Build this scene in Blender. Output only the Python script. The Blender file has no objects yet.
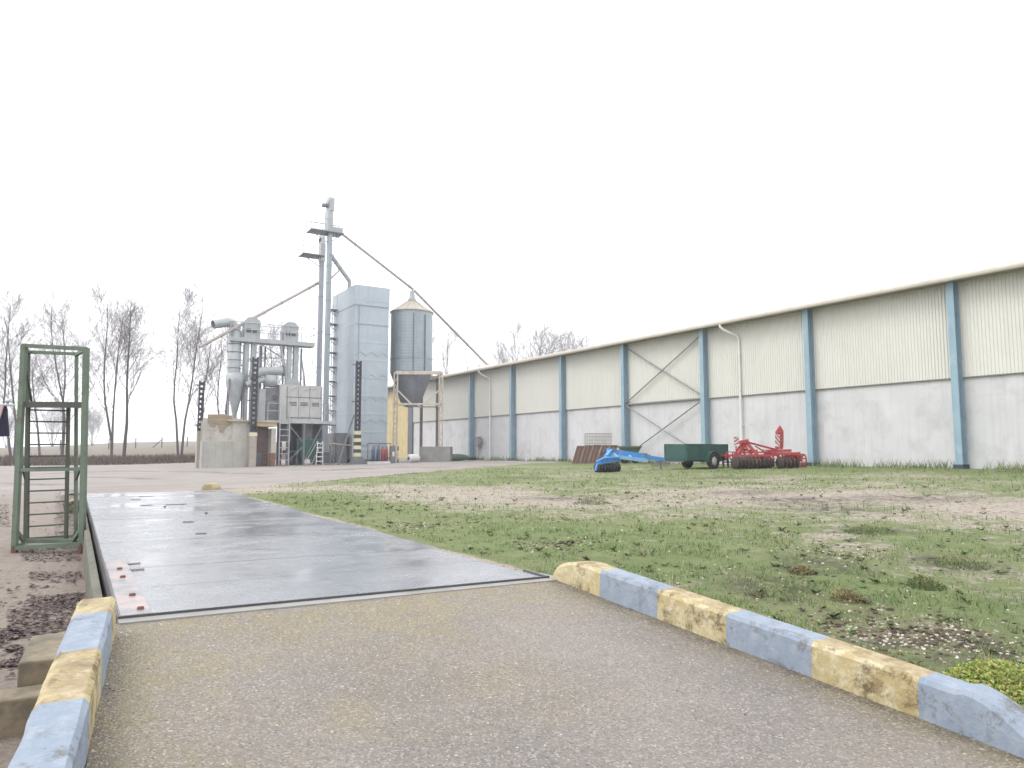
import bpy, math, random
import numpy as np
from mathutils import Vector, Matrix
random.seed(7); rng = np.random.default_rng(7)
S = bpy.context.scene
COL = S.collection

# ------------------------------------------------------------------ camera, world, sun, exposure
F, HOR, VPX = 735.0, 452.0, 53.0           # focal length in pixels, horizon row, column of the warehouse's vanishing point
PITCH = math.atan((HOR - 384) / F)
YAW = math.atan((512 - VPX) * math.cos(PITCH) / F)
CAM = Vector((0, 0, 1.0))                   # deck of the weighbridge is z = 0; Y runs along the warehouse wall
FW = Vector((math.sin(YAW) * math.cos(PITCH), math.cos(YAW) * math.cos(PITCH), math.sin(PITCH)))
RT = Vector((math.cos(YAW), -math.sin(YAW), 0))
UP = RT.cross(FW)
GO = Vector((math.sin(YAW), math.cos(YAW), 0))
cd = bpy.data.cameras.new('camera'); cam = bpy.data.objects.new('camera', cd); COL.objects.link(cam)
cd.sensor_fit = 'HORIZONTAL'; cd.sensor_width = 36; cd.lens = F / 1024 * 36
cd.clip_start = .05; cd.clip_end = 5000
cam.matrix_world = Matrix((( RT.x, UP.x, -FW.x, CAM.x), (RT.y, UP.y, -FW.y, CAM.y), (RT.z, UP.z, -FW.z, CAM.z), (0, 0, 0, 1)))
S.camera = cam

SUN_EL, SUN_AZ = math.radians(48), math.radians(-75)   # azimuth from +Y towards +X
w = bpy.data.worlds.new('World'); S.world = w; w.use_nodes = True
nt = w.node_tree; nt.nodes.clear()
out = nt.nodes.new('ShaderNodeOutputWorld'); bg = nt.nodes.new('ShaderNodeBackground')
sky = nt.nodes.new('ShaderNodeTexSky'); sky.sky_type = 'NISHITA'; sky.sun_disc = False
sky.sun_elevation = SUN_EL; sky.sun_rotation = SUN_AZ; sky.air_density = 1; sky.dust_density = 3
mx = nt.nodes.new('ShaderNodeMix'); mx.data_type = 'RGBA'
mx.inputs[0].default_value = .93                        # closed cloud deck over the clear sky
nt.links.new(sky.outputs[0], mx.inputs[6]); mx.inputs[7].default_value = (10.6, 10.7, 11.0, 1)
nt.links.new(mx.outputs[2], bg.inputs[0]); bg.inputs[1].default_value = .12
nt.links.new(bg.outputs[0], out.inputs[0])
sd = bpy.data.lights.new('sun', 'SUN'); sd.energy = .7; sd.angle = math.radians(25); sd.color = (1, .965, .92)
so = bpy.data.objects.new('sun', sd); COL.objects.link(so)
to_sun = Vector((math.sin(SUN_AZ) * math.cos(SUN_EL), math.cos(SUN_AZ) * math.cos(SUN_EL), math.sin(SUN_EL)))
so.rotation_euler = to_sun.to_track_quat('Z', 'Y').to_euler(); so.location = (-20, -10, 40)
S.view_settings.view_transform = 'Standard'; S.view_settings.look = 'None'
S.view_settings.exposure = .86; S.view_settings.gamma = 1; S.view_settings.use_curve_mapping = False
S.render.engine = 'CYCLES'

# ------------------------------------------------------------------ points
def ray(x, y): return FW + RT * ((x - 512) / F) + UP * ((384 - y) / F)
def onY(x, y, Y): d = ray(x, y); return CAM + d * (Y / d.y)
def onX(x, y, X): d = ray(x, y); return CAM + d * (X / d.x)
def onD(x, y, D): d = ray(x, y); return CAM + d * (D / d.dot(GO))
def onZ(x, y, z): d = ray(x, y); return CAM + d * ((z - 1.0) / d.z)
def sstep(a, b, x):
    t = np.clip((x - a) / (b - a), 0, 1); return t * t * (3 - 2 * t)
def vnoise(x, y, s, seed=0):
    x = np.asarray(x, float) / s + seed * 17.31; y = np.asarray(y, float) / s - seed * 9.7
    xi, yi = np.floor(x), np.floor(y); fx, fy = x - xi, y - yi
    fx, fy = fx * fx * (3 - 2 * fx), fy * fy * (3 - 2 * fy)
    def h(i, j):
        v = np.sin(i * 127.1 + j * 311.7 + seed * 74.7) * 43758.5453; return v - np.floor(v)
    return (h(xi, yi) * (1 - fx) + h(xi + 1, yi) * fx) * (1 - fy) + (h(xi, yi + 1) * (1 - fx) + h(xi + 1, yi + 1) * fx) * fy
def fbm(x, y, s, seed=0, o=4):
    t = 0; a = 1; n = 0
    for k in range(o): t = t + a * vnoise(x, y, s, seed + k); n += a; a *= .55; s *= .5
    return t / n
def deckL(y): return .38 + (y - 5.13) * .0208
def deckR(y): return 3.43 + (y - 4.96) * .0306
def gz(x, y):
    x = np.asarray(x, float); y = np.asarray(y, float)
    u = np.maximum(np.clip((x - 4) / 23.6, 0, 1), np.clip((y - 20) / 46, 0, 1) * (.12 + .88 * sstep(2, 20, x)))
    z = .42 * u
    left = 1 - sstep(.9, 3.0, x - np.clip(y - 5, 0, 16) * .025)
    z = z - .5 * left * (1 - sstep(12, 21, y)) - .06 * left * (1 - sstep(2, 8, y))
    z = z - .05 * np.clip(5 - y, 0, 8) * (1 - left)
    z = np.where((x > .3) & (x < deckR(y) - .12) & (y > 4.6) & (y < 20.5), np.minimum(z, -.4), z)
    # under the ramp
    z = np.where((x > .2) & (x < 3.43 + (4.9 - y) * .07 + .1) & (y < 5.2) & (left < .99), np.minimum(z, -.75), z)
    r = np.where(y < 110, .042 * np.clip(y - 64, 0, 46), 1.932 + .021 * np.clip(y - 110, 0, 170)) 
    z = z + r * (.38 + .42 * sstep(-30, 45, x)) * (1 - sstep(60, 120, x))
    return z
def gzf(x, y): return float(gz(x, y))
def gnd(px, py):
    z = 0.
    for _ in range(12):
        P = onZ(px, py, z); z = gzf(P.x, P.y)
    if abs(P.z - z) > .02:
        d = ray(px, py); a, b = .5, 400.
        for k in range(400):
            t = .5 * 1.017 ** k; Q = CAM + d * t
            if Q.z < gzf(Q.x, Q.y): a, b = t / 1.017, t; break
        for k in range(14):
            m = (a + b) / 2; Q = CAM + d * m
            if Q.z < gzf(Q.x, Q.y): b = m
            else: a = m
        P = CAM + d * b; z = gzf(P.x, P.y)
    return Vector((P.x, P.y, z))

# ------------------------------------------------------------------ materials
def _mat(name):
    m = bpy.data.materials.new(name); m.use_nodes = True
    n = m.node_tree; b = n.nodes['Principled BSDF']; return m, n, b
def _noise(n, vec, scale, detail=6, rough=.6, dist=0):
    t = n.nodes.new('ShaderNodeTexNoise'); t.inputs['Scale'].default_value = scale
    t.inputs['Detail'].default_value = detail; t.inputs['Roughness'].default_value = rough
    t.inputs['Distortion'].default_value = dist
    n.links.new(vec, t.inputs['Vector']); return t.outputs['Fac']
def _ramp(n, fac, stops):
    r = n.nodes.new('ShaderNodeValToRGB'); e = r.color_ramp.elements
    while len(e) < len(stops): e.new(.5)
    for k, (p, c) in enumerate(stops):
        e[k].position = p; e[k].color = (c, c, c, 1) if not hasattr(c, '__len__') else (*c, 1)
    n.links.new(fac, r.inputs[0]); return r.outputs[0]
def _mix(n, f, a, b):
    m = n.nodes.new('ShaderNodeMix'); m.data_type = 'RGBA'
    for s, v in ((0, f), (6, a), (7, b)):
        if hasattr(v, 'is_linked'): n.links.new(v, m.inputs[s])
        elif s == 0: m.inputs[0].default_value = v
        else: m.inputs[s].default_value = (*v, 1)
    return m.outputs[2]
def _math(n, op, a, b=None, clamp=False):
    m = n.nodes.new('ShaderNodeMath'); m.operation = op; m.use_clamp = clamp
    for k, v in enumerate((a, b)):
        if v is None: continue
        if hasattr(v, 'is_linked'): n.links.new(v, m.inputs[k])
        else: m.inputs[k].default_value = v
    return m.outputs[0]
def _bump(n, b, h, strength, dist=.02):
    k = n.nodes.new('ShaderNodeBump'); k.inputs['Strength'].default_value = strength; k.inputs['Distance'].default_value = dist
    n.links.new(h, k.inputs['Height']); n.links.new(k.outputs[0], b.inputs['Normal'])
def _vec(n, scale=(1, 1, 1), kind='Object'):
    t = n.nodes.new('ShaderNodeTexCoord'); m = n.nodes.new('ShaderNodeMapping'); m.inputs['Scale'].default_value = scale
    n.links.new(t.outputs[kind], m.inputs[0]); return m.outputs[0]
def mat(name, c1, c2=None, scale=2., rough=.75, metal=0., stain=None, sscale=1.2, slo=.5, shi=.7, streak=None, stf=.5, bump=.15, bscale=40., vs=(1, 1, 1)):
    m, n, b = _mat(name); v = _vec(n, vs)
    c2 = c2 or tuple(k * .8 for k in c1)
    col = _mix(n, _ramp(n, _noise(n, v, scale), [(.3, 0.), (.7, 1.)]), c1, c2)
    if streak:
        sv = _vec(n, (3, 3, .12)); f = _math(n, 'MULTIPLY', _ramp(n, _noise(n, sv, 2.2, 5), [(.5, 0.), (.75, 1.)]), stf)
        col = _mix(n, f, col, streak)
    if stain:
        f = _ramp(n, _noise(n, v, sscale, 9, .68), [(slo, 0.), (shi, 1.)]); col = _mix(n, f, col, stain)
    n.links.new(col, b.inputs['Base Color'])
    b.inputs['Roughness'].default_value = rough; b.inputs['Metallic'].default_value = metal
    b.inputs['Specular IOR Level'].default_value = .35
    if bump: _bump(n, b, _noise(n, v, bscale, 4), bump, .01)
    return m
MT = {}
MT['concrete_wall'] = mat('concrete_wall', (.56, .56, .565), (.49, .49, .5), .8, .85, stain=(.39, .39, .385), sscale=.9, slo=.5, shi=.75, streak=(.4, .4, .39), stf=.5, bscale=14)
MT['cladding'] = mat('cladding', (.61, .605, .56), (.57, .565, .52), .5, .5, streak=(.5, .48, .42), stf=.3, bump=0)
MT['roofing'] = mat('roofing', (.6, .56, .49), (.52, .48, .42), 1.5, .6, stain=(.42, .36, .29), slo=.55, shi=.8)
MT['soffit'] = mat('soffit', (.3, .27, .22), (.24, .22, .18), 1.5, .7)
MT['column_blue'] = mat('column_blue', (.25, .36, .43), (.21, .315, .385), 1.2, .5, stain=(.34, .42, .46), sscale=2, slo=.5, shi=.8, streak=(.17, .22, .25), stf=.5)
MT['dark_foot'] = mat('dark_foot', (.05, .065, .08), (.035, .04, .05), 4, .8)
MT['white_pipe'] = mat('white_pipe', (.72, .71, .68), (.62, .61, .58), 2, .45, bump=0)
MT['brace_grey'] = mat('brace_grey', (.27, .27, .28), (.2, .2, .21), 3, .55, bump=0)
MT['joint_dark'] = mat('joint_dark', (.24, .23, .21), None, 3, .9)
MT['dryer_blue'] = mat('dryer_blue', (.37, .415, .45), (.32, .365, .4), .9, .5, metal=.15, streak=(.23, .28, .32), stf=.6, stain=(.39, .44, .47), slo=.5, shi=.8, bump=.05)
MT['galv_blue'] = mat('galv_blue', (.3, .34, .37), (.25, .29, .325), 1.2, .45, metal=.3, streak=(.13, .17, .21), stf=.45, bump=.04)
MT['galv'] = mat('galv', (.36, .38, .39), (.29, .31, .32), 2.5, .5, metal=.2, stain=(.2, .2, .2), slo=.58, shi=.85, streak=(.2, .2, .19), stf=.4, bump=.05)
MT['leg_steel'] = mat('leg_steel', (.26, .28, .32), (.2, .22, .26), 2, .5, metal=.2, streak=(.14, .13, .14), stf=.5, bump=0)
MT['machine_grey'] = mat('machine_grey', (.44, .44, .43), (.38, .38, .37), 2, .55, stain=(.24, .22, .2), sscale=3, slo=.55, shi=.8, streak=(.25, .23, .21), stf=.5, bump=0)
MT['vent_dark'] = mat('vent_dark', (.1, .1, .11), None, 4, .7)
MT['dull_steel'] = mat('dull_steel', (.18, .185, .2), (.12, .125, .14), 3, .6, metal=.2, bump=0)
MT['rail_steel'] = mat('rail_steel', (.42, .43, .45), (.34, .35, .37), 5, .5, metal=.2, bump=0)
MT['rust_grey'] = mat('rust_grey', (.2, .17, .16), (.14, .12, .12), 5, .8, stain=(.16, .08, .05), slo=.5, shi=.75)
MT['spout_steel'] = mat('spout_steel', (.36, .33, .31), (.29, .26, .25), 4, .6, bump=0)
MT['cream_steel'] = mat('cream_steel', (.5, .46, .39), (.42, .37, .31), 3, .6, stain=(.2, .14, .09), sscale=4, slo=.55, shi=.75, bump=0)
MT['silo_roof'] = mat('silo_roof', (.4, .37, .31), (.33, .3, .25), 2, .5, streak=(.2, .17, .14), stf=.4, bump=0)
MT['yellow_door'] = mat('yellow_door', (.58, .48, .26), (.5, .41, .21), 1.5, .6, streak=(.36, .26, .12), stf=.5, bump=0)
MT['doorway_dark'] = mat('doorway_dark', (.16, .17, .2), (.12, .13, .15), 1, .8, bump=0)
MT['bunker'] = mat('bunker', (.45, .43, .39), (.35, .33, .29), 1.4, .9, stain=(.16, .15, .12), sscale=1.6, slo=.52, shi=.75, streak=(.2, .18, .15), stf=.6, bump=.4, bscale=9)
MT['bunker_low'] = mat('bunker_low', (.40, .39, .36), (.31, .3, .275), 1.1, .9, stain=(.4, .385, .35), sscale=1.5, slo=.5, shi=.8, streak=(.15, .14, .12), stf=.45, bump=.3, bscale=9)
MT['old_timber'] = mat('old_timber', (.3, .25, .18), (.2, .16, .11), 3, .85, stain=(.36, .3, .2), slo=.55, shi=.75, vs=(1, 1, 5))
MT['pale_timber'] = mat('pale_timber', (.46, .39, .27), (.36, .3, .2), 4, .8)
MT['trough'] = mat('trough', (.27, .265, .25), (.2, .2, .19), 1.4, .9, stain=(.14, .14, .13), slo=.52, shi=.75)
MT['post_black'] = mat('post_black', (.035, .035, .05), (.055, .05, .06), 5, .8)
MT['post_foot'] = mat('post_foot', (.38, .34, .29), (.25, .22, .19), 3, .9, stain=(.5, .48, .42), sscale=3, slo=.55, shi=.7)
MT['band_yellow'] = mat('band_yellow', (.62, .57, .4), (.5, .45, .3), 6, .8)
MT['band_black'] = mat('band_black', (.06, .07, .06), None, 6, .8)
MT['green_paint'] = mat('green_paint', (.05, .17, .13), (.04, .13, .1), 3, .6, stain=(.08, .1, .07), slo=.58, shi=.8)
MT['gantry_green'] = mat('gantry_green', (.125, .165, .12), (.09, .12, .088), 4, .6, stain=(.1, .085, .06), sscale=6, slo=.54, shi=.7, bump=.1)
MT['gantry_dark'] = mat('gantry_dark', (.05, .075, .055), (.07, .065, .05), 5, .7, bump=.1)
MT['trailer_green'] = mat('trailer_green', (.028, .085, .07), (.022, .068, .058), 3, .45, stain=(.05, .09, .075), slo=.55, shi=.8, bump=0)
MT['tub_green'] = mat('tub_green', (.1, .15, .1), (.07, .11, .08), 4, .6)
MT['tyre'] = mat('tyre', (.022, .022, .025), (.04, .036, .032), 8, .85)
MT['hub_white'] = mat('hub_white', (.5, .5, .5), (.35, .34, .33), 5, .5, bump=0)
MT['blue_paint'] = mat('blue_paint', (.05, .25, .6), (.04, .2, .5), 4, .4, stain=(.2, .25, .3), sscale=5, slo=.52, shi=.7, bump=0)
MT['pale_blue_paint'] = mat('pale_blue_paint', (.24, .42, .62), (.18, .34, .54), 4, .5, bump=0)
MT['red_paint'] = mat('red_paint', (.4, .045, .05), (.3, .035, .04), 4, .5, stain=(.28, .14, .11), sscale=5, slo=.5, shi=.7, bump=0)
MT['soil_disc'] = mat('soil_disc', (.065, .042, .036), (.035, .026, .026), 9, .8, stain=(.15, .1, .08), slo=.55, shi=.75)
MT['rust_panel'] = mat('rust_panel', (.2, .1, .065), (.13, .07, .05), 3, .9, stain=(.27, .17, .12), sscale=3, slo=.52, shi=.72)
MT['mesh_wire'] = mat('mesh_wire', (.3, .28, .26), (.22, .2, .18), 5, .6, bump=0)
MT['brick'] = mat('brick', (.15, .09, .085), (.1, .065, .065), 8, .9, stain=(.2, .13, .12), slo=.5, shi=.75)
MT['gas_red'] = mat('gas_red', (.4, .12, .12), (.3, .08, .08), 4, .5)
MT['gas_blue'] = mat('gas_blue', (.1, .14, .2), (.08, .11, .16), 4, .5)
MT['white_paint'] = mat('white_paint', (.65, .64, .62), (.5, .49, .47), 4, .6)
MT['bark'] = mat('bark', (.125, .105, .11), (.085, .07, .075), 3, .95, stain=(.13, .115, .11), slo=.5, shi=.75)
MT['twig'] = mat('twig', (.19, .165, .175), (.14, .12, .13), 2, .95, bump=0)
MT['undergrowth'] = mat('undergrowth', (.06, .042, .036), (.1, .072, .055), .6, .95, bump=0)
MT['kerb_stone_yellow'] = mat('kerb_stone_yellow', (.4, .34, .2), (.28, .23, .13), 5, .9, stain=(.15, .13, .07), slo=.5, shi=.7)
MT['navy_cloth'] = mat('navy_cloth', (.012, .012, .04), (.02, .014, .03), 6, .9)
MT['pink_cloth'] = mat('pink_cloth', (.5, .36, .36), (.4, .3, .3), 6, .9)
MT['side_concrete'] = mat('side_concrete', (.17, .165, .14), (.1, .1, .085), 2, .9, stain=(.13, .14, .07), sscale=2.5, slo=.5, shi=.72, streak=(.07, .065, .05), stf=.6, bump=.3)
MT['apron'] = mat('apron', (.27, .265, .255), (.2, .2, .19), 3, .7, stain=(.16, .155, .13), sscale=2, slo=.5, shi=.72)
MT['edge_steel'] = mat('edge_steel', (.06, .065, .075), (.1, .09, .085), 5, .45, metal=.4)
MT['strip_paint'] = mat('strip_paint', (.33, .25, .22), (.24, .2, .19), 5, .3, stain=(.13, .14, .16), sscale=4, slo=.44, shi=.6)
MT['rust'] = mat('rust', (.13, .06, .035), (.08, .04, .03), 12, .8)
MT['step_block'] = mat('step_block', (.25, .205, .14), (.17, .14, .1), 3, .9, stain=(.1, .09, .07), sscale=4, slo=.44, shi=.62, bump=.5)
MT['stone'] = mat('stone', (.46, .42, .37), (.3, .27, .24), 4, .9)
MT['weed_green'] = mat('weed_green', (.2, .27, .06), (.12, .19, .05), 6, .7)

def paint_mat(name, a, b_, dirt, pale, bare, top=None):
    """worn kerb paint on concrete"""
    m, n, b = _mat(name); v = _vec(n)
    col = _mix(n, _ramp(n, _noise(n, v, 3, 7), [(.35, 0.), (.65, 1.)]), a, b_)
    col = _mix(n, _ramp(n, _noise(n, v, 10, 12, .8), [(.46, 0.), (.62, 1.)]), col, pale)
    tc = n.nodes.new('ShaderNodeNewGeometry'); sx = n.nodes.new('ShaderNodeSeparateXYZ'); n.links.new(tc.outputs['Normal'], sx.inputs[0])
    vd = n.nodes.new('ShaderNodeVectorMath'); vd.operation = 'ADD'; n.links.new(v, vd.inputs[0]); vd.inputs[1].default_value = (3, 5, 7)
    f = _ramp(n, _noise(n, vd.outputs[0], 6, 12, .8), [(bare, 0.), (bare + .11, 1.)])
    col = _mix(n, f, col, dirt)
    if top:
        ft = _math(n, 'MULTIPLY', _ramp(n, sx.outputs[2], [(.75, 0.), (.95, 1.)]), _ramp(n, _noise(n, v, 6, 10, .7), [(.38, .1), (.64, .95)])); col = _mix(n, ft, col, top)
    n.links.new(col, b.inputs['Base Color']); b.inputs['Roughness'].default_value = .8; b.inputs['Specular IOR Level'].default_value = .3
    _bump(n, b, _math(n, 'ADD', _noise(n, v, 28, 8, .7), _math(n, 'MULTIPLY', f, -.35)), .6, .012); return m
MT['kerb_yellow'] = paint_mat('kerb_yellow', (.43, .36, .2), (.34, .265, .13), (.14, .1, .05), (.54, .49, .34), .51, (.25, .19, .12))
MT['kerb_blue'] = paint_mat('kerb_blue', (.235, .275, .335), (.205, .245, .305), (.15, .14, .12), (.28, .315, .36), .545)

def warn_mat():
    m, n, b = _mat('warning_stripes'); v = _vec(n)
    wv = n.nodes.new('ShaderNodeTexWave'); wv.bands_direction = 'DIAGONAL'; wv.inputs['Scale'].default_value = 1.15
    mp = n.nodes.new('ShaderNodeMapping'); mp.inputs['Rotation'].default_value = (0, 0, 0); n.links.new(v, mp.inputs[0]); n.links.new(mp.outputs[0], wv.inputs[0])
    f = _ramp(n, wv.outputs['Fac'], [(.49, 0.), (.51, 1.)])
    n.links.new(_mix(n, f, (.5, .045, .04), (.75, .7, .68)), b.inputs['Base Color']); b.inputs['Roughness'].default_value = .5
    return m
MT['warning_stripes'] = warn_mat()

def brick_mat():
    m, n, b = _mat('brick_wall'); v = _vec(n)
    sx = n.nodes.new('ShaderNodeSeparateXYZ'); n.links.new(v, sx.inputs[0]); cb = n.nodes.new('ShaderNodeCombineXYZ')
    n.links.new(sx.outputs[0], cb.inputs[0]); n.links.new(sx.outputs[2], cb.inputs[1])
    t = n.nodes.new('ShaderNodeTexBrick'); n.links.new(cb.outputs[0], t.inputs[0]); t.inputs['Scale'].default_value = 2.2
    t.inputs['Color1'].default_value = (.17, .095, .09, 1); t.inputs['Color2'].default_value = (.11, .07, .07, 1); t.inputs['Mortar'].default_value = (.2, .17, .16, 1)
    n.links.new(t.outputs[0], b.inputs['Base Color']); b.inputs['Roughness'].default_value = .9; return m
MT['brick_wall'] = brick_mat()

def deck_mat():
    m, n, b = _mat('wet_checker_plate'); v = _vec(n)
    w1 = _ramp(n, _noise(n, v, 1.0, 7, .65), [(.4, 0.), (.62, 1.)])          # 1 = standing water
    w2 = _ramp(n, _noise(n, _vec(n, (1, 3.5, 1)), .8, 8, .7), [(.42, 0.), (.6, 1.)])
    wet = _math(n, 'MAXIMUM', w1, _math(n, 'MULTIPLY', w2, .6))
    col = _mix(n, _ramp(n, _noise(n, v, 3, 8), [(.3, 0.), (.7, 1.)]), (.13, .137, .15), (.175, .183, .197))
    col = _mix(n, _ramp(n, _noise(n, v, 9, 10, .75), [(.58, 0.), (.7, 1.)]), col, (.09, .085, .085))
    n.links.new(col, b.inputs['Base Color'])
    n.links.new(_ramp(n, wet, [(0., .34), (1., .11)]), b.inputs['Roughness'])
    b.inputs['IOR'].default_value = 1.5; b.inputs['Specular IOR Level'].default_value = .55
    # five-bar plate: two crossed lattices of short ribs
    h = None
    for ang in (45, -45):
        mp = n.nodes.new('ShaderNodeMapping'); mp.inputs['Rotation'].default_value = (0, 0, math.radians(ang)); n.links.new(v, mp.inputs[0])
        wv = n.nodes.new('ShaderNodeTexWave'); wv.inputs['Scale'].default_value = 9; n.links.new(mp.outputs[0], wv.inputs[0])
        o = wv.outputs['Fac']; h = o if h is None else _math(n, 'MULTIPLY', h, o)
    hh = _math(n, 'MULTIPLY', h, _ramp(n, wet, [(0., 1.), (1., .3)]))
    hh = _math(n, 'ADD', hh, _math(n, 'MULTIPLY', _noise(n, v, 1.2, 2), .6))
    _bump(n, b, hh, .3, .006); return m
MT['wet_checker_plate'] = deck_mat()

def asphalt_mat():
    m, n, b = _mat('old_asphalt'); v = _vec(n)
    col = _mix(n, _ramp(n, _noise(n, v, .9, 9, .65), [(.36, 0.), (.64, 1.)]), (.196, .174, .154), (.142, .127, .114))
    moss = n.nodes.new('ShaderNodeAttribute'); moss.attribute_name = 'mask'; sp = n.nodes.new('ShaderNodeSeparateColor'); n.links.new(moss.outputs[0], sp.inputs[0])
    f = _math(n, 'MULTIPLY', sp.outputs[0], _ramp(n, _noise(n, v, 5, 9, .7), [(.35, .15), (.65, 1.)]))
    col = _mix(n, f, col, (.205, .172, .092))
    f2 = _math(n, 'MULTIPLY', sp.outputs[1], _ramp(n, _noise(n, v, 8, 9, .7), [(.35, .2), (.6, 1.)]))
    col = _mix(n, f2, col, (.075, .062, .045))
    vo = n.nodes.new('ShaderNodeTexVoronoi'); vo.inputs['Scale'].default_value = 115; n.links.new(v, vo.inputs[0])
    spc = n.nodes.new('ShaderNodeSeparateColor'); n.links.new(vo.outputs['Color'], spc.inputs[0])
    col = _mix(n, _math(n, 'MULTIPLY', _ramp(n, spc.outputs[0], [(.72, 0.), (.9, 1.)]), .5), col, (.36, .33, .305))
    col = _mix(n, _math(n, 'MULTIPLY', _ramp(n, spc.outputs[1], [(.7, 0.), (.9, 1.)]), .5), col, (.06, .052, .048))
    vo2 = n.nodes.new('ShaderNodeTexVoronoi'); vo2.inputs['Scale'].default_value = 42; n.links.new(v, vo2.inputs[0])
    spd = n.nodes.new('ShaderNodeSeparateColor'); n.links.new(vo2.outputs['Color'], spd.inputs[0])
    col = _mix(n, _math(n, 'MULTIPLY', _ramp(n, spd.outputs[0], [(.955, 0.), (.965, 1.)]), _ramp(n, vo2.outputs['Distance'], [(.2, .8), (.3, 0.)])), col, (.45, .42, .39))
    n.links.new(col, b.inputs['Base Color']); b.inputs['Roughness'].default_value = .72; b.inputs['Specular IOR Level'].default_value = .4
    _bump(n, b, _math(n, 'ADD', vo.outputs['Distance'], _noise(n, v, 30, 5)), .5, .008); return m
MT['old_asphalt'] = asphalt_mat()

def ground_mat():
    m, n, b = _mat('ground_cover'); v = _vec(n)
    at = n.nodes.new('ShaderNodeAttribute'); at.attribute_name = 'mask'; sp = n.nodes.new('ShaderNodeSeparateColor'); n.links.new(at.outputs[0], sp.inputs[0])
    at2 = n.nodes.new('ShaderNodeAttribute'); at2.attribute_name = 'mask2'; sq = n.nodes.new('ShaderNodeSeparateColor'); n.links.new(at2.outputs[0], sq.inputs[0])
    # bare gravelly soil
    vo = n.nodes.new('ShaderNodeTexVoronoi'); vo.inputs['Scale'].default_value = 26; n.links.new(v, vo.inputs[0])
    svo = n.nodes.new('ShaderNodeSeparateColor'); n.links.new(vo.outputs['Color'], svo.inputs[0])
    soil = _mix(n, _ramp(n, _noise(n, v, 1.6, 10, .7), [(.3, 0.), (.7, 1.)]), (.31, .265, .21), (.40, .355, .29))
    soil = _mix(n, _ramp(n, svo.outputs[0], [(.62, 0.), (.9, .9)]), soil, (.42, .38, .34))
    soil = _mix(n, _ramp(n, svo.outputs[1], [(.7, 0.), (.95, .85)]), soil, (.13, .1, .08))
    # yard: worn pale hard-standing
    yard = _mix(n, _ramp(n, _noise(n, v, .35, 9, .65), [(.3, 0.), (.7, 1.)]), (.345, .315, .295), (.27, .245, .228))
    yard = _mix(n, _ramp(n, _noise(n, _vec(n, (.35, 1.5, 1)), .6, 9, .7), [(.52, 0.), (.7, .75)]), yard, (.21, .185, .17))
    yard = _mix(n, _ramp(n, _noise(n, v, 14, 8, .75), [(.55, 0.), (.75, .8)]), yard, (.15, .13, .12))
    base = _mix(n, sp.outputs[1], soil, yard)
    base = _mix(n, sq.outputs[0], base, _mix(n, _ramp(n, _noise(n, v, 9, 10, .75), [(.35, 0.), (.65, 1.)]), (.22, .182, .155), (.31, .268, .23)))   # damp sandy soil
    # moss and short grass
    g = _mix(n, _ramp(n, _noise(n, v, 2.4, 10, .75), [(.3, 0.), (.7, 1.)]), (.115, .157, .058), (.2, .232, .105))
    g = _mix(n, _ramp(n, _noise(n, v, .5, 8, .7), [(.47, 0.), (.74, .8)]), g, (.265, .245, .14))
    g = _mix(n, _ramp(n, _noise(n, v, 11, 10, .8), [(.52, 0.), (.7, .8)]), g, (.065, .08, .037))
    vd = n.nodes.new('ShaderNodeVectorMath'); vd.operation = 'ADD'; n.links.new(v, vd.inputs[0]); vd.inputs[1].default_value = (31, 17, 0)
    g = _mix(n, _ramp(n, _noise(n, vd.outputs[0], 6, 10, .8), [(.6, 0.), (.74, .8)]), g, (.3, .25, .18))
    gm = _math(n, 'ADD', sp.outputs[0], _math(n, 'MULTIPLY', _math(n, 'SUBTRACT', _noise(n, v, 3.2, 10, .8), .5), 2.0))
    col = _mix(n, _ramp(n, gm, [(.36, 0.), (.62, 1.)]), base, g)
    dk = _math(n, 'MULTIPLY', sp.outputs[2], _ramp(n, _noise(n, v, 5, 10, .8), [(.42, 0.), (.56, 1.)]))
    col = _mix(n, dk, col, (.075, .062, .055))
    und = _mix(n, _ramp(n, _noise(n, v, .5, 9, .75), [(.35, 0.), (.65, 1.)]), (.075, .054, .045), (.125, .095, .075))
    col = _mix(n, sq.outputs[1], col, und)
    fld = _mix(n, _ramp(n, _noise(n, _vec(n, (.02, .15, 1)), 1, 8, .7), [(.3, 0.), (.7, 1.)]), (.165, .14, .118), (.225, .195, .155))
    col = _mix(n, sq.outputs[2], col, fld)
    n.links.new(col, b.inputs['Base Color']); b.inputs['Roughness'].default_value = .9; b.inputs['Specular IOR Level'].default_value = .15
    h = _math(n, 'ADD', _math(n, 'MULTIPLY', _noise(n, v, 14, 9, .75), 1.3), _math(n, 'MULTIPLY', vo.outputs['Distance'], .5))
    _bump(n, b, h, .8, .05); return m
MT['ground_cover'] = ground_mat()

def vcol_mat(name, rough=.85, trans=0):
    m, n, b = _mat(name); a = n.nodes.new('ShaderNodeAttribute'); a.attribute_name = 'tint'
    n.links.new(a.outputs[0], b.inputs['Base Color']); b.inputs['Roughness'].default_value = rough; b.inputs['Specular IOR Level'].default_value = .2
    return m
MT['blade'] = vcol_mat('blade'); MT['leaf'] = vcol_mat('leaf', .55)

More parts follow.
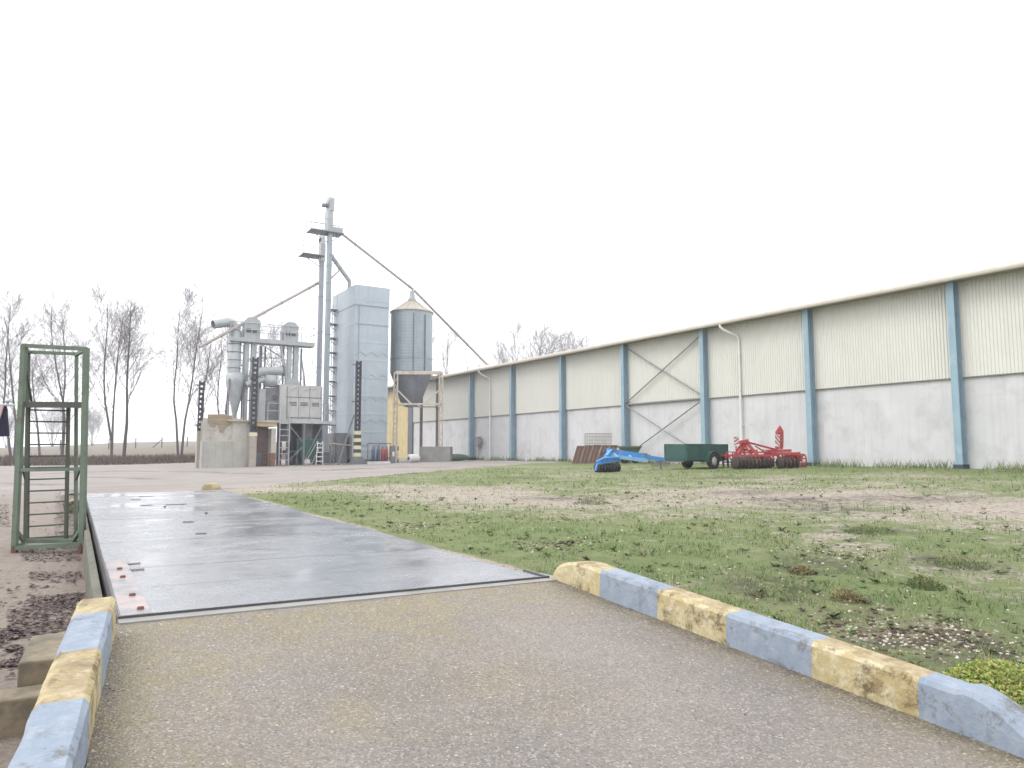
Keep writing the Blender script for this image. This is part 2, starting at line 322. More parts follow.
# ------------------------------------------------------------------ mesh builder
class MB:
    def __init__(s): s.v = []; s.f = []; s.m = []; s.sm = []
    def add(s, vs, fs, mi=0, smooth=False):
        o = len(s.v); s.v += [tuple(p) for p in vs]
        for f in fs: s.f.append(tuple(o + k for k in f)); s.m.append(mi); s.sm.append(smooth)
        return s
    def obox(s, c, a, b, d, mi=0):          # centre and three half-vectors
        c, a, b, d = map(Vector, (c, a, b, d))
        vs = [c + a * i + b * j + d * k for i in (-1, 1) for j in (-1, 1) for k in (-1, 1)]
        fs = [(0, 1, 3, 2), (4, 6, 7, 5), (0, 4, 5, 1), (2, 3, 7, 6), (0, 2, 6, 4), (1, 5, 7, 3)]
        if a.cross(b).dot(d) < 0: fs = [f[::-1] for f in fs]
        return s.add(vs, fs, mi)
    def box(s, x0, x1, y0, y1, z0, z1, mi=0):
        return s.obox(((x0 + x1) / 2, (y0 + y1) / 2, (z0 + z1) / 2), ((x1 - x0) / 2, 0, 0), (0, (y1 - y0) / 2, 0), (0, 0, (z1 - z0) / 2), mi)
    def beam(s, p, q, w_, h, up=(0, 0, 1), mi=0):
        p, q = Vector(p), Vector(q); d = (q - p); L = d.length; d.normalize(); u = Vector(up)
        if abs(d.dot(u)) > .97: u = Vector((0, 1, 0))
        a = d.cross(u).normalized(); u = a.cross(d)
        return s.obox((p + q) / 2, a * w_ / 2, d * L / 2, u * h / 2, mi)
    def tube(s, p, q, r, r2=None, n=8, cap=True, mi=0):
        return s.path([p, q], [r, r if r2 is None else r2], n, cap, mi)
    def path(s, pts, rs, n=8, cap=True, mi=0):
        pts = [Vector(p) for p in pts]
        if not hasattr(rs, '__len__'): rs = [rs] * len(pts)
        vs = []; N = len(pts); ref = None
        for k, p in enumerate(pts):
            t = (pts[min(k + 1, N - 1)] - pts[max(k - 1, 0)]).normalized()
            if ref is None: ref = t.orthogonal().normalized()
            ref = (ref - t * ref.dot(t)).normalized(); b = t.cross(ref)
            for j in range(n):
                a = 2 * math.pi * j / n; vs.append(p + (ref * math.cos(a) + b * math.sin(a)) * rs[k])
        fs = [(k * n + j, k * n + (j + 1) % n, (k + 1) * n + (j + 1) % n, (k + 1) * n + j) for k in range(N - 1) for j in range(n)]
        s.add(vs, fs, mi, n > 4)
        if cap:
            s.add(vs[:n], [tuple(range(n))[::-1]], mi); s.add(vs[-n:], [tuple(range(n))], mi)
        return s
    def lathe(s, prof, o=(0, 0, 0), ax=(0, 0, 1), n=24, mi=0, smooth=True):
        o = Vector(o); ax = Vector(ax).normalized(); e = ax.orthogonal().normalized(); g = ax.cross(e)
        vs = [o + ax * t + (e * math.cos(2 * math.pi * j / n) + g * math.sin(2 * math.pi * j / n)) * r for r, t in prof for j in range(n)]
        fs = [(k * n + j, k * n + (j + 1) % n, (k + 1) * n + (j + 1) % n, (k + 1) * n + j) for k in range(len(prof) - 1) for j in range(n)]
        return s.add(vs, fs, mi, smooth)
    def prism(s, poly, ext, mi=0):
        poly = [Vector(p) for p in poly]; e = Vector(ext); n = len(poly); c = sum(poly, Vector()) / n
        nr = sum(((poly[k] - c).cross(poly[(k + 1) % n] - c) for k in range(n)), Vector())
        if nr.dot(e) < 0: poly = poly[::-1]
        vs = poly + [p + e for p in poly]
        return s.add(vs, [tuple(range(n))[::-1], tuple(range(n, 2 * n))] + [(k, (k + 1) % n, n + (k + 1) % n, n + k) for k in range(n)], mi)
    def build(s, name, mats, parent=None, bevel=0):
        me = bpy.data.meshes.new(name)
        off = parent.matrix_world.inverted() if parent is not None and parent.get('_w') else None
        v = s.v
        if parent is not None:
            L = Vector(ROOTLOC[parent.name]); v = [(p[0] - L.x, p[1] - L.y, p[2] - L.z) for p in v]
        me.from_pydata(v, [], s.f)
        if not isinstance(mats, (list, tuple)): mats = [mats]
        for m in mats: me.materials.append(MT[m])
        me.polygons.foreach_set('material_index', s.m); me.polygons.foreach_set('use_smooth', s.sm); me.update()
        o = bpy.data.objects.new(name, me); COL.objects.link(o)
        if parent is not None: o.parent = parent; ROOTLOC[o.name] = ROOTLOC[parent.name]
        else: ROOTLOC[o.name] = (0, 0, 0)
        if bevel:
            bm = o.modifiers.new('bevel', 'BEVEL'); bm.width = bevel; bm.segments = 2; bm.limit_method = 'ANGLE'
        return o
ROOTLOC = {}
def tag(o, label, cat, group=None, kind=None):
    if label: o['label'] = label
    if cat: o['category'] = cat
    if group: o['group'] = group
    if kind: o['kind'] = kind
    return o
def thing(name, loc, label, cat, group=None):
    """an Empty at the thing's base; parts are given in world coordinates"""
    o = bpy.data.objects.new(name, None); COL.objects.link(o); o.location = loc; o.empty_display_size = .2
    ROOTLOC[o.name] = tuple(loc); return tag(o, label, cat, group)
def copy_tree(o, parent=None):
    c = o.copy(); COL.objects.link(c)
    if parent is not None: c.parent = parent
    for ch in list(o.children): copy_tree(ch, c)
    return c
def attr(o, name, data):
    a = o.data.attributes.new(name, 'FLOAT_COLOR', 'POINT'); a.data.foreach_set('color', np.asarray(data, dtype=np.float32).ravel())

# ------------------------------------------------------------------ ground
def axis(segs):
    a = []
    for lo, hi, st in segs: a += list(np.arange(lo, hi, st))
    return np.array(a + [segs[-1][1]])
gx = axis([(-620, -300, 80), (-300, -60, 12), (-60, -8, 1.5), (-8, -1.5, .3), (-1.5, 16, .14), (16, 30, .28), (30, 80, 3), (80, 620, 45)])
gy = axis([(-400, -20, 40), (-20, -1, 1.2), (-1, 14, .13), (14, 30, .25), (30, 60, .6), (60, 140, 1.6), (140, 420, 8), (420, 720, 60)])
GX, GY = np.meshgrid(gx, gy); xx, yy = GX.ravel(), GY.ravel()
zz = gz(xx, yy)
onfield = (xx > np.where(yy < 5, 3.6, deckR(yy) + .1)) & (yy < 60)
zz = zz + np.where(onfield, (fbm(xx, yy, 1.1, 3) - .5) * .07 + (fbm(xx, yy, .3, 8, 2) - .5) * .03, 0) * sstep(.05, .8, xx - np.where(yy < 5, 3.7, deckR(yy) + .1)) * (1 - sstep(26, 27.3, xx) * .6)
zz = zz + np.where((xx < .2) & (yy < 24), (fbm(xx, yy, .7, 5) - .5) * .05, 0)
def polydist(pts, x, y):
    d = np.full(x.shape, 1e9)
    for (a, b), (c, e) in zip(pts[:-1], pts[1:]):
        vx, vy = c - a, e - b; t = np.clip(((x - a) * vx + (y - b) * vy) / (vx * vx + vy * vy), 0, 1)
        d = np.minimum(d, np.hypot(x - a - t * vx, y - b - t * vy))
    return d
def grass_amount(x, y):
    # edge between yard and field runs from the deck's far corner to the warehouse
    edge = yard_edge(x)
    d = edge - y                                                         # > 0 on the field side
    g = sstep(-.4, .9, d + (fbm(x, y, 1.6, 21) - .5) * 2.2) * .62
    bare = np.exp(-(polydist(BARE, x, y) / 2.0) ** 2)
    bare2 = np.exp(-(polydist(BARE2, x, y) / 1.0) ** 2)
    near = np.exp(-((polydist(NEARG, x, y)) / 2.0) ** 2)
    wall = sstep(21.5, 25, x)
    g = g + .22 * near + .22 * wall * sstep(0, 1, d) - .4 * bare * (1 - .5 * near) - .35 * bare2 + (fbm(x, y, 2.6, 33) - .5) * .7 + (fbm(x, y, .7, 37) - .5) * .35
    return np.clip(g, 0, 1) * sstep(-.6, .3, d) * sstep(-.02, .08, x - np.where(y < 5, 3.6, deckR(y)) + .05)
EDGE = [gnd(*p) for p in ((225, 489), (330, 480), (420, 472), (505, 464.5))]
def yard_edge(x):
    return np.interp(x, [3.8, EDGE[1].x, EDGE[2].x, EDGE[3].x, 30], [EDGE[0].y, EDGE[1].y, EDGE[2].y, EDGE[3].y, EDGE[3].y + 2])
BARE = [(p.x, p.y) for p in (gnd(*q) for q in ((270, 490), (390, 488), (500, 500), (620, 502), (760, 496), (880, 496), (1040, 508)))]
BARE2 = [(p.x, p.y) for p in (gnd(*q) for q in ((820, 540), (920, 560), (1040, 580)))]
NEARG = [(p.x, p.y) for p in (gnd(*q) for q in ((260, 500), (420, 525), (560, 550), (760, 570), (900, 620), (1040, 640)))]
gr = grass_amount(xx, yy)
yd = np.clip(sstep(-.6, .8, (yy - yard_edge(xx)) + (fbm(xx, yy, 1.2, 40) - .5) * 1.6) + (xx < 2.5), 0, 1)
DARK = [gnd(*q) for q in ((800, 500), (905, 498), (835, 510), (870, 530), (740, 493), (560, 498), (520, 478), (950, 563), (770, 588), (820, 566), (985, 650), (900, 640), (720, 478))]
DRAD = [(1.1, .5), (1.5, .45), (.9, .3), (.5, .2), (.8, .3), (.9, .3), (1., .35), (.4, .2), (.35, .25), (.4, .2), (.35, .3), (.4, .25), (1.2, .4)]
dk = np.zeros_like(xx)
for P, (a, b) in zip(DARK, DRAD):
    r_ = ((xx - P.x) * RT.x + (yy - P.y) * RT.y); f_ = ((xx - P.x) * GO.x + (yy - P.y) * GO.y)
    dk = np.maximum(dk, np.exp(-((r_ / a) ** 2 + (f_ / (b * 2.2)) ** 2) ** 1.5) * .9)
for pts, wd in (([(30, 474), (120, 471), (200, 472), (260, 474)], .6), ([(90, 477), (150, 479)], .5), ([(330, 470), (400, 467), (440, 468)], .6), ([(0, 483), (50, 485)], .3), ([(215, 489.5), (330, 481), (420, 472.5), (500, 465)], .22)):
    pp = [(p.x, p.y) for p in (gnd(*q) for q in pts)]
    dk = np.maximum(dk, np.exp(-(polydist(pp, xx, yy) / wd) ** 2) * .95 * sstep(.28, .52, fbm(xx, yy, 1.3, 50)))
damp = (1 - sstep(13, 26, yy + (fbm(xx, yy, 3, 60) - .5) * 8)) * (xx < 2.5)
und = sstep(60.5, 63.5, yy + (fbm(xx, yy, 4, 61) - .5) * 3) * (1 - sstep(82, 96, yy) * .75) * (1 - sstep(108, 116, yy)) * (xx < 40)
fld = sstep(84, 90, yy) + (xx > 62) * 1. + (yy < -25) + (xx < -90)
mb = MB(); W = len(gx)
me = bpy.data.meshes.new('ground')
fa = [(j * W + i, j * W + i + 1, (j + 1) * W + i + 1, (j + 1) * W + i) for j in range(len(gy) - 1) for i in range(W - 1)]
me.from_pydata(np.stack([xx, yy, zz], 1).tolist(), [], fa); me.materials.append(MT['ground_cover'])
me.polygons.foreach_set('use_smooth', [True] * len(fa))
ground = bpy.data.objects.new('ground', me); COL.objects.link(ground); ground['kind'] = 'structure'
one = np.ones_like(xx)
attr(ground, 'mask', np.stack([gr, yd, np.clip(dk, 0, 1), one], 1)); attr(ground, 'mask2', np.stack([damp, np.clip(und, 0, 1), np.clip(fld, 0, 1), one], 1))

# ------------------------------------------------------------------ haze in the damp air
hm = bpy.data.materials.new('haze'); hm.use_nodes = True; hn = hm.node_tree; hn.nodes.clear()
ho = hn.nodes.new('ShaderNodeOutputMaterial'); hv = hn.nodes.new('ShaderNodeVolumePrincipled'); hn.links.new(hv.outputs[0], ho.inputs['Volume'])
hv.inputs['Color'].default_value = (.93, .94, .96, 1); hv.inputs['Density'].default_value = .0013; hv.inputs['Anisotropy'].default_value = .2
MT['haze'] = hm
# ------------------------------------------------------------------ road: asphalt ramp up to the weighbridge
E1 = Vector((.38, 5.13, 0)); E2 = Vector((3.43, 4.96, 0)); RN = Vector((-(E2 - E1).y, (E2 - E1).x, 0)).normalized()
def rz(x, y): return .1 * ((x - E1.x) * RN.x + (y - E1.y) * RN.y)
APW = .11                                              # concrete apron strip in front of the deck
mb = MB(); nx, ny = 60, 130; vs = []; msk = []
for j in range(ny + 1):
    for i in range(nx + 1):
        u = i / nx; t = j / ny
        y0 = (1 - u) * 5.13 + u * 4.96 - APW; y = y0 + (-7 - y0) * t
        xl = .36 - .11 * (5.1 - y); xr = 3.46 + .07 * (5 - y)
        x = xl + (xr - xl) * u
        vs.append((x, y, rz(x, y) + (float(fbm(x, y, .5, 4)) - .5) * .008))
        dl, dr, df = x - xl, xr - x, y0 - y
        ms = max(math.exp(-(df / .6) ** 2) * 1.0, math.exp(-(dl / .55) ** 2) * .95, math.exp(-(dr / .22) ** 2) * .8) + 1.1 * max(0, float(fbm(x, y, .9, 71)) - .42) * 2
        msk.append((min(1, ms), min(1, math.exp(-(dr / .16) ** 2) * .95 + math.exp(-(dl / .08) ** 2) * .8), 0, 1))
mb.add(vs, [(j * (nx + 1) + i, j * (nx + 1) + i + 1, (j + 1) * (nx + 1) + i + 1, (j + 1) * (nx + 1) + i)[::-1] for j in range(ny) for i in range(nx)], 0, True)
road = mb.build('road', 'old_asphalt'); road['kind'] = 'structure'; attr(road, 'mask', msk)

hz_ = MB().box(-640, 640, -420, 740, -2.5, 24).build('haze', 'haze'); hz_['kind'] = 'stuff'; hz_['label'] = 'thin white haze in the damp air'

# ------------------------------------------------------------------ weighbridge
wb = thing('weighbridge', (2.1, 13, -.5), 'long wet steel weighbridge deck at the top of the asphalt ramp', 'weighbridge')
FAR = (Vector((.71, 20.96, 0)), Vector((3.91, 20.65, 0)))
def dpt(u, t): return (E1.lerp(E2, u)).lerp(FAR[0].lerp(FAR[1], u), t)
NPL = 15
for k in range(NPL):
    t0, t1 = k / NPL, (k + 1) / NPL; g = .0003
    pl = [dpt(.004, t0 + g), dpt(.996, t0 + g), dpt(.996, t1 - g), dpt(.004, t1 - g)]
    dz = random.uniform(-.0008, .0008)
    MB().prism([p + Vector((0, 0, -.03 + dz)) for p in pl], (0, 0, .03)).build('deck_plate', 'wet_checker_plate', wb)
mb = MB()
for u, s in ((0, 1), (1, -1)):
    a, b = dpt(u, 0), dpt(u, 1); mb.beam(a + Vector((.012 * s, 0, -.14)), b + Vector((.012 * s, 0, -.14)), .02, .26)
mb.beam(dpt(.02, 0) + Vector((0, .03, -.06)), dpt(.98, 0) + Vector((0, .03, -.06)), .02, .1); mb.beam(dpt(.02, 1) + Vector((0, -.01, -.1)), dpt(.98, 1) + Vector((0, -.01, -.1)), .02, .2)
mb.build('edge_beam', 'edge_steel', wb)
mb = MB(); a, b = dpt(0, 0), dpt(0, 1)
mb.prism([a + Vector((-.03, .02, -.85)), a + Vector((-.03, .02, -.12)), a + Vector((-.09, .02, -.15)), a + Vector((-.1, .02, -.85))], b - a)
mb.build('foundation_wall', 'side_concrete', wb)
mb = MB(); a, b = dpt(1, 0), dpt(1, 1)
mb.prism([a + Vector((.015, .02, -.5)), a + Vector((.015, .02, -.012)), a + Vector((.1, .02, -.012)), a + Vector((.1, .02, -.5))], b - a)
mb.build('foundation_wall', 'apron', wb)
# apron strip with an L-shaped steel angle at the right corner
mb = MB()
mb.prism([E1 + Vector((.0, -.012, -.3)), E2 + Vector((.36, -.012, -.3)), E2 + Vector((.36, -APW - .03, -.3)), E1 + Vector((0, -APW - .03, -.3))], (0, 0, .296))
mb.prism([E2 + Vector((.02, 0, -.3)), E2 + Vector((.36, 0, -.3)), E2 + Vector((.33, .3, -.3)), E2 + Vector((.03, .34, -.3))], (0, 0, .29))
mb.build('apron', 'apron', wb)
mb = MB(); mb.beam(E2 + Vector((-.02, -.005, -.003)), E2 + Vector((-.0, .36, -.003)), .022, .03); mb.beam(E1 + Vector((0, -.006, -.004)), E2 + Vector((0, -.006, -.004)), .016, .03)
mb.build('corner_angle', 'edge_steel', wb)
a, b = dpt(0.006, .002), dpt(.006, .17); c, d = dpt(.06, .17), dpt(.062, .002)
MB().prism([p + Vector((0, 0, .0035)) for p in (a, d, c, b)], (0, 0, .003)).build('edge_strip', 'strip_paint', wb)
for u, t in ((.045, .012), (.04, .045), (.035, .1), (.035, .13), (.52, .5), (.38, .62)):
    p = dpt(u, t); MB().lathe([(0.001, .02), (.02, .02), (.024, 0)], p, n=10).build('bolt', 'rust', wb)
for u, t, sx, sy in ((.075, .15, .11, .05), (.075, .125, .12, .05), (.38, .41, .14, .16), (.36, .3, .12, .1), (.3, .66, .2, .12), (.46, .66, .36, .12), (.28, .78, .18, .12), (.37, .86, .3, .1)):
    p = dpt(u, t); mb = MB(); mb.prism([p + Vector((-sx / 2, -sy / 2, .0036)), p + Vector((sx / 2, -sy / 2, .0036)), p + Vector((sx / 2, sy / 2, .0036)), p + Vector((-sx / 2, sy / 2, .0036))], (0, 0, .004))
    mb.build('hatch', 'edge_steel' if t > .2 else 'rust_grey', wb)

# ------------------------------------------------------------------ kerbs
def kerb(name, label, path_fn, y0, y1, width, hfun, bounds, first, side, baseoff=-.15):
    """path_fn(y) gives the road-side foot; side=+1 body lies to +X"""
    mb = MB(); n = int(abs(y1 - y0) / .04); rings = []
    for k in range(n + 1):
        y = y0 + (y1 - y0) * k / n; x = path_fn(y); z0 = rz(x, y); h = hfun(y)
        j = lambda s: (float(fbm(y * 3 + s * 11, s * 7.3, .5, 90)) - .5) * .016
        wd = width * (1 if h > .1 else .9); b = min(.022, h * .3)
        prof = [(0, baseoff), (j(1), h * .5), (.004 + j(1), h - b), (b + j(2) * .5, h + j(2) * .5), (wd * .5, h + j(3) * .6), (wd - b, h + j(4) * .5), (wd + j(5), h - b), (wd + .01, -.45)]
        rings.append([Vector((x + side * px_, y, z0 + pz)) for px_, pz in prof])
    m = len(rings[0])
    for k in range(n):
        y = y0 + (y1 - y0) * (k + .5) / n; c = first
        for q in bounds:
            if y < q: c = 1 - c
        fs = [(i, i + 1, m + i + 1, m + i) for i in range(m - 1)]
        if side > 0: fs = [f[::-1] for f in fs]
        mb.add(rings[k] + rings[k + 1], fs, c, False)
    mb.add(rings[0], [tuple(range(m))], first); mb.add(rings[-1], [tuple(range(m))[::-1]], c)
    return tag(mb.build(name, ['kerb_yellow', 'kerb_blue']), label, 'kerb')
def hr(y):
    h = .19
    if y > 4.45: t = (y - 4.45) / .47; h = .195 * math.sqrt(max(0, 1 - t ** 2.4)) + .0
    if y < 1.9: t = min(1, (1.9 - y) / .36); h = .205 * (1 - t ** 1.9)
    return max(.004, h)
kerb('concrete_kerb', 'thick kerb painted blue and yellow between the ramp and the grass', lambda y: 3.43 + (4.9 - y) * .07, 4.92, 1.45, .2, hr, (4.37, 3.81, 3.24, 2.67, 2.11), 0, 1)
kerb('concrete_kerb', 'painted kerb on the left edge of the ramp, its yellow end against the weighbridge corner', lambda y: .345 - (4.8 - y) * .125, 4.82, .6, .19, lambda y: .215, (4.53, 3.98, 3.42, 2.86, 2.3, 1.74), 0, -1)

# step blocks left of the ramp
p = gnd(38, 690)
def block(x0, x1, y0, y1, z0, z1, label):
    o = MB().prism([(x0, y0, z0), (x1, y0, z0), (x1 + .02, y1, z0), (x0 + .05, y1, z0)], (0, 0, z1 - z0)).build('concrete_block', 'step_block', None, .012)
    return tag(o, label, 'concrete block', 'concrete steps beside the left kerb')
a_, b_ = onZ(18, 663, -.2), onZ(28, 636, -.2)
block(a_.x, a_.x + .42, a_.y, b_.y, -.7, -.2, 'upper concrete block with a yellowish top beside the left kerb')
c_ = onZ(8, 700, -.33)
block(c_.x - .45, c_.x + .36, c_.y, a_.y - .015, -.75, -.33, 'lower mossy concrete block in the bottom left corner by the kerb')

# ------------------------------------------------------------------ warehouse
WX = 27.6; Y0, Y1 = -10.0, 68.0
cols = [onX(px, 440, 27.3).y for px in (960, 813, 703.5, 624, 560.5, 511.5, 470.8)]
sp_ = (cols[-1] - cols[0]) / 6
cols = [cols[0] + sp_ * k for k in range(-4, 7)]
wh = thing('warehouse', (WX, 30, .4), 'long grey and cream warehouse with light blue steel columns', 'warehouse')
MB().box(WX, WX + .2, Y0, Y1, -.1, 3.655).build('plinth_wall', 'concrete_wall', wh)
mb = MB()
for y in cols:
    for dy in (2, 4): mb.box(WX - .004, WX + .01, y + dy - .012, y + dy + .012, .3, 3.65)
mb.box(WX - .006, WX + .01, Y0, Y1, 2.98, 2.99)
mb.build('panel_joint', 'concrete_wall', wh)
mb = MB(); prof = []; y = Y0; pit = .12
while y < Y1:
    prof += [(y, 0), (y + pit * .5, 0), (y + pit * .62, -.028), (y + pit * .88, -.028)]; y += pit
vs = []
for yy_, dx in prof: vs += [(WX - .045 + dx, yy_, 3.675), (WX - .045 + dx, yy_, 7.18)]
mb.add(vs, [(2 * k + 2, 2 * k, 2 * k + 1, 2 * k + 3) for k in range(len(prof) - 1)])
mb.box(WX - .02, WX + .15, Y0, Y1, 3.69, 7.17)
mb.build('cladding', 'cladding', wh)
MB().box(WX - .095, WX - .002, Y0, Y1, 3.64, 3.668).build('drip_flashing', 'joint_dark', wh)
# roof with overhang, corrugated edge
mb = MB(); n = 520; rp = math.tan(math.radians(7)); RX = WX + 15
vs = []
for k in range(n + 1):
    y = Y0 - .4 + (Y1 - Y0 + .8) * k / n; dz = .035 if k % 2 else 0
    vs += [(WX - .78, y, 7.25 + dz), (RX, y, 7.25 + dz + rp * (RX - WX + .78)), (WX - .78, y, 7.19), (2 * RX - WX + .78, y, 7.25 + dz)]
mb.add(vs, [(4 * k, 4 * k + 4, 4 * k + 5, 4 * k + 1)[::-1] for k in range(n)] + [(4 * k + 2, 4 * k + 6, 4 * k + 4, 4 * k)[::-1] for k in range(n)] + [(4 * k + 1, 4 * k + 5, 4 * k + 7, 4 * k + 3)[::-1] for k in range(n)])
mb.build('roof', 'roofing', wh)
MB().box(WX - .74, WX + .05, Y0 - .3, Y1 + .3, 7.13, 7.185).build('soffit', 'soffit', wh)
mb = MB(); gp = []
for k in range(9):
    a = math.pi + math.pi * k / 8; gp.append((WX - .79 + .085 * math.cos(a), 7.16 + .1 * math.sin(a)))
gp += [(WX - .70, 7.17), (WX - .88, 7.17)]
mb.prism([(x, Y0 - .4, z) for x, z in gp], (0, Y1 - Y0 + .8, 0)); mb.build('gutter', 'roofing', wh)
mb = MB(); xe = 2 * RX - WX
for ya, yb in ((Y0, Y0 + .2), (Y1 - .2, Y1)):
    mb.prism([(WX + .2, ya, 0), (xe - .2, ya, 0), (xe - .2, ya, 7.2), (RX, ya, 7.2 + rp * (RX - WX)), (WX + .2, ya, 7.2)], (0, yb - ya, 0))
mb.box(xe - .2, xe, Y0, Y1, 0, 7.2); mb.build('outer_wall', 'cladding', wh)
for y in cols:
    if y > Y1 - 1: continue
    mb = MB(); x0, x1 = WX - .45, WX - .1; hw = .125
    mb.box(x0, x0 + .022, y - hw, y + hw, .55, 7.13); mb.box(x1 - .022, x1, y - hw, y + hw, .55, 7.13); mb.box(x0 + .02, x1 - .02, y - .012, y + .012, .55, 7.13)
    c = mb.build('column', 'column_blue', wh)
    MB().box(x0 - .05, x1 + .02, y - hw - .04, y + hw + .04, .1, .56).build('column_foot', 'dark_foot', c)
yb0, yb1 = cols[cols.index(min(cols, key=lambda q: abs(q - onX(706, 440, 27.3).y)))], None
yb1 = yb0 + sp_
bx = WX - .2
mb = MB()
for (p, q) in (((yb0, 3.7), (yb1, 6.95)), ((yb0, 6.95), (yb1, 3.72)), ((yb0, 3.66), (yb1, .75)), ((yb0, .75), (yb1, 3.66))):
    mb.tube((bx, p[0], p[1]), (bx, q[0], q[1]), .035, n=6)
    bx -= .035
mb.build('cross_brace', 'brace_grey', wh)
MB().beam((WX - .22, yb0, 3.68), (WX - .22, yb1, 3.68), .05, .06).build('strut', 'brace_grey', wh)
for pxx in (741, 490):
    y = onX(pxx, 420, WX - .14).y; yo = y - .0 + .55
    mb = MB(); mb.path([(WX - .79, yo, 7.08), (WX - .79, yo, 6.98), (WX - .72, yo - .08, 6.85), (WX - .22, y + .06, 6.52), (WX - .15, y, 6.4), (WX - .15, y, .45)], .06, 10)
    dp = mb.build('downpipe', 'white_pipe', wh)
    for z in (5.6, 3.9, 2.2): MB().box(WX - .22, WX - .0, y - .075, y + .075, z, z + .04).build('pipe_clip', 'white_pipe', dp)
# yellow door and dark sheet painted as the opening's shade at the far end
ya, yb = onX(409, 440, WX).y, onX(388, 440, WX).y
MB().box(WX - .14, WX - .1, ya, yb, .38, 6.7).build('door', 'yellow_door', wh)
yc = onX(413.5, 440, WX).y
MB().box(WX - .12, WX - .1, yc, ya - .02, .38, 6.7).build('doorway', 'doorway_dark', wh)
p = onX(477, 440, WX - .1)
mb = MB(); mb.box(WX - .32, WX - .05, p.y - .55, p.y - .05, p.z - .55, p.z + .25); mb.box(WX - .3, WX - .1, p.y - .8, p.y - .55, p.z - .3, p.z + .1)
mb.tube((WX - .12, p.y - .3, p.z - .5), (WX - .12, p.y - .3, .5), .025); mb.build('electrical_box', 'brace_grey', wh)

# ------------------------------------------------------------------ grain dryer tower
YF = 48.0
A = onY(352.5, 440, YF); B = onY(387, 440, YF); ztop = onY(353, 284, YF).z
DX0, DX1 = A.x, B.x; DY1 = YF + 4.6; zb = gzf(A.x, YF) - .05
gd = thing('grain_dryer', ((DX0 + DX1) / 2, YF + 1.6, zb), 'tall pale blue sheet metal grain dryer tower', 'grain dryer')
zc = onY(353, 304, YF).z
mb = MB(); vs = []; zs = [zb + .3]; dxs = [0]
k = 0; z = zb + .9
while z < zc - .3:
    zs += [z - .1, z, z + .02, z + .16]; dxs += [0, .01, .01, 0]; z += 1.24
zs.append(zc); dxs.append(0)
for z, d in zip(zs, dxs):
    vs += [(DX0 - d * .6, YF - d, z), (DX1 + d * .2, YF - d, z), (DX1 + d * .2, DY1, z), (DX0 - d * .6, DY1, z)]
mb.add(vs, [(4 * k + j, 4 * k + (j + 1) % 4, 4 * k + 4 + (j + 1) % 4, 4 * k + 4 + j) for k in range(len(zs) - 1) for j in range(4)])
mb.build('body', 'dryer_blue', gd)
mb = MB(); mb.box(DX0 - .03, DX1 + .03, YF - .04, DY1 + .03, zc, ztop); mb.build('top_housing', 'dryer_blue', gd)
mb = MB()
for q in range(5):
    z = zb + 1.2 + q * 1.55
    for r in range(3):
        xa = DX0 + (DX1 - DX0) * r / 3; xb = DX0 + (DX1 - DX0) * (r + 1) / 3; xm = (xa + xb) / 2
        mb.beam((xa, YF - .02, z), (xm, YF - .02, z + .3), .02, .03); mb.beam((xm, YF - .02, z + .3), (xb, YF - .02, z), .02, .03)
mb.box(DX0 + .28, DX0 + .31, YF - .055, YF - .02, zb + .3, zc); mb.box(DX0 + .02, DX1 - .02, YF - .06, YF - .03, zc - .02, zc + .03)
mb.box(DX0 + .02, DX1, YF - .05, YF - .03, zc - 1.32, zc - 1.29); mb.box(DX0 + .02, DX1, YF - .05, YF - .03, ztop - 1.1, ztop - 1.08)
mb.build('panel_seam', 'galv_blue', gd)
MB().box(DX0 + .1, DX1 - .1, YF + .1, DY1 - .1, zb, zb + .35).build('base', 'dull_steel', gd)
zl = zb + 2.7
while zl < zc + .3:
    mb = MB(); mb.box(DX0 - .62, DX0 - .03, DY1 - 1.1, DY1 - .2, zl, zl + .05); mb.beam((DX0 - .6, DY1 - .65, zl), (DX0 - .03, DY1 - .65, zl - .4), .04, .04)
    mb.build('landing', 'dull_steel', gd); zl += 1.05
mb = MB()
for yy_ in (DY1 - .9, DY1 - .45): mb.tube((DX0 - .4, yy_, zb), (DX0 - .4, yy_, zc + .6), .022, n=5)
z = zb + .3
while z < zc + .5: mb.tube((DX0 - .4, DY1 - .9, z), (DX0 - .4, DY1 - .45, z), .014, n=4); z += .3
mb.build('ladder', 'rail_steel', gd)
mb = MB(); mb.box(DX0 - .9, DX0 - .2, YF + .5, DY1 - .3, zb, zb + 2.1); mb.build('hot_air_casing', 'dull_steel', gd)  # dark box standing in for the shadow at the dryer's left foot

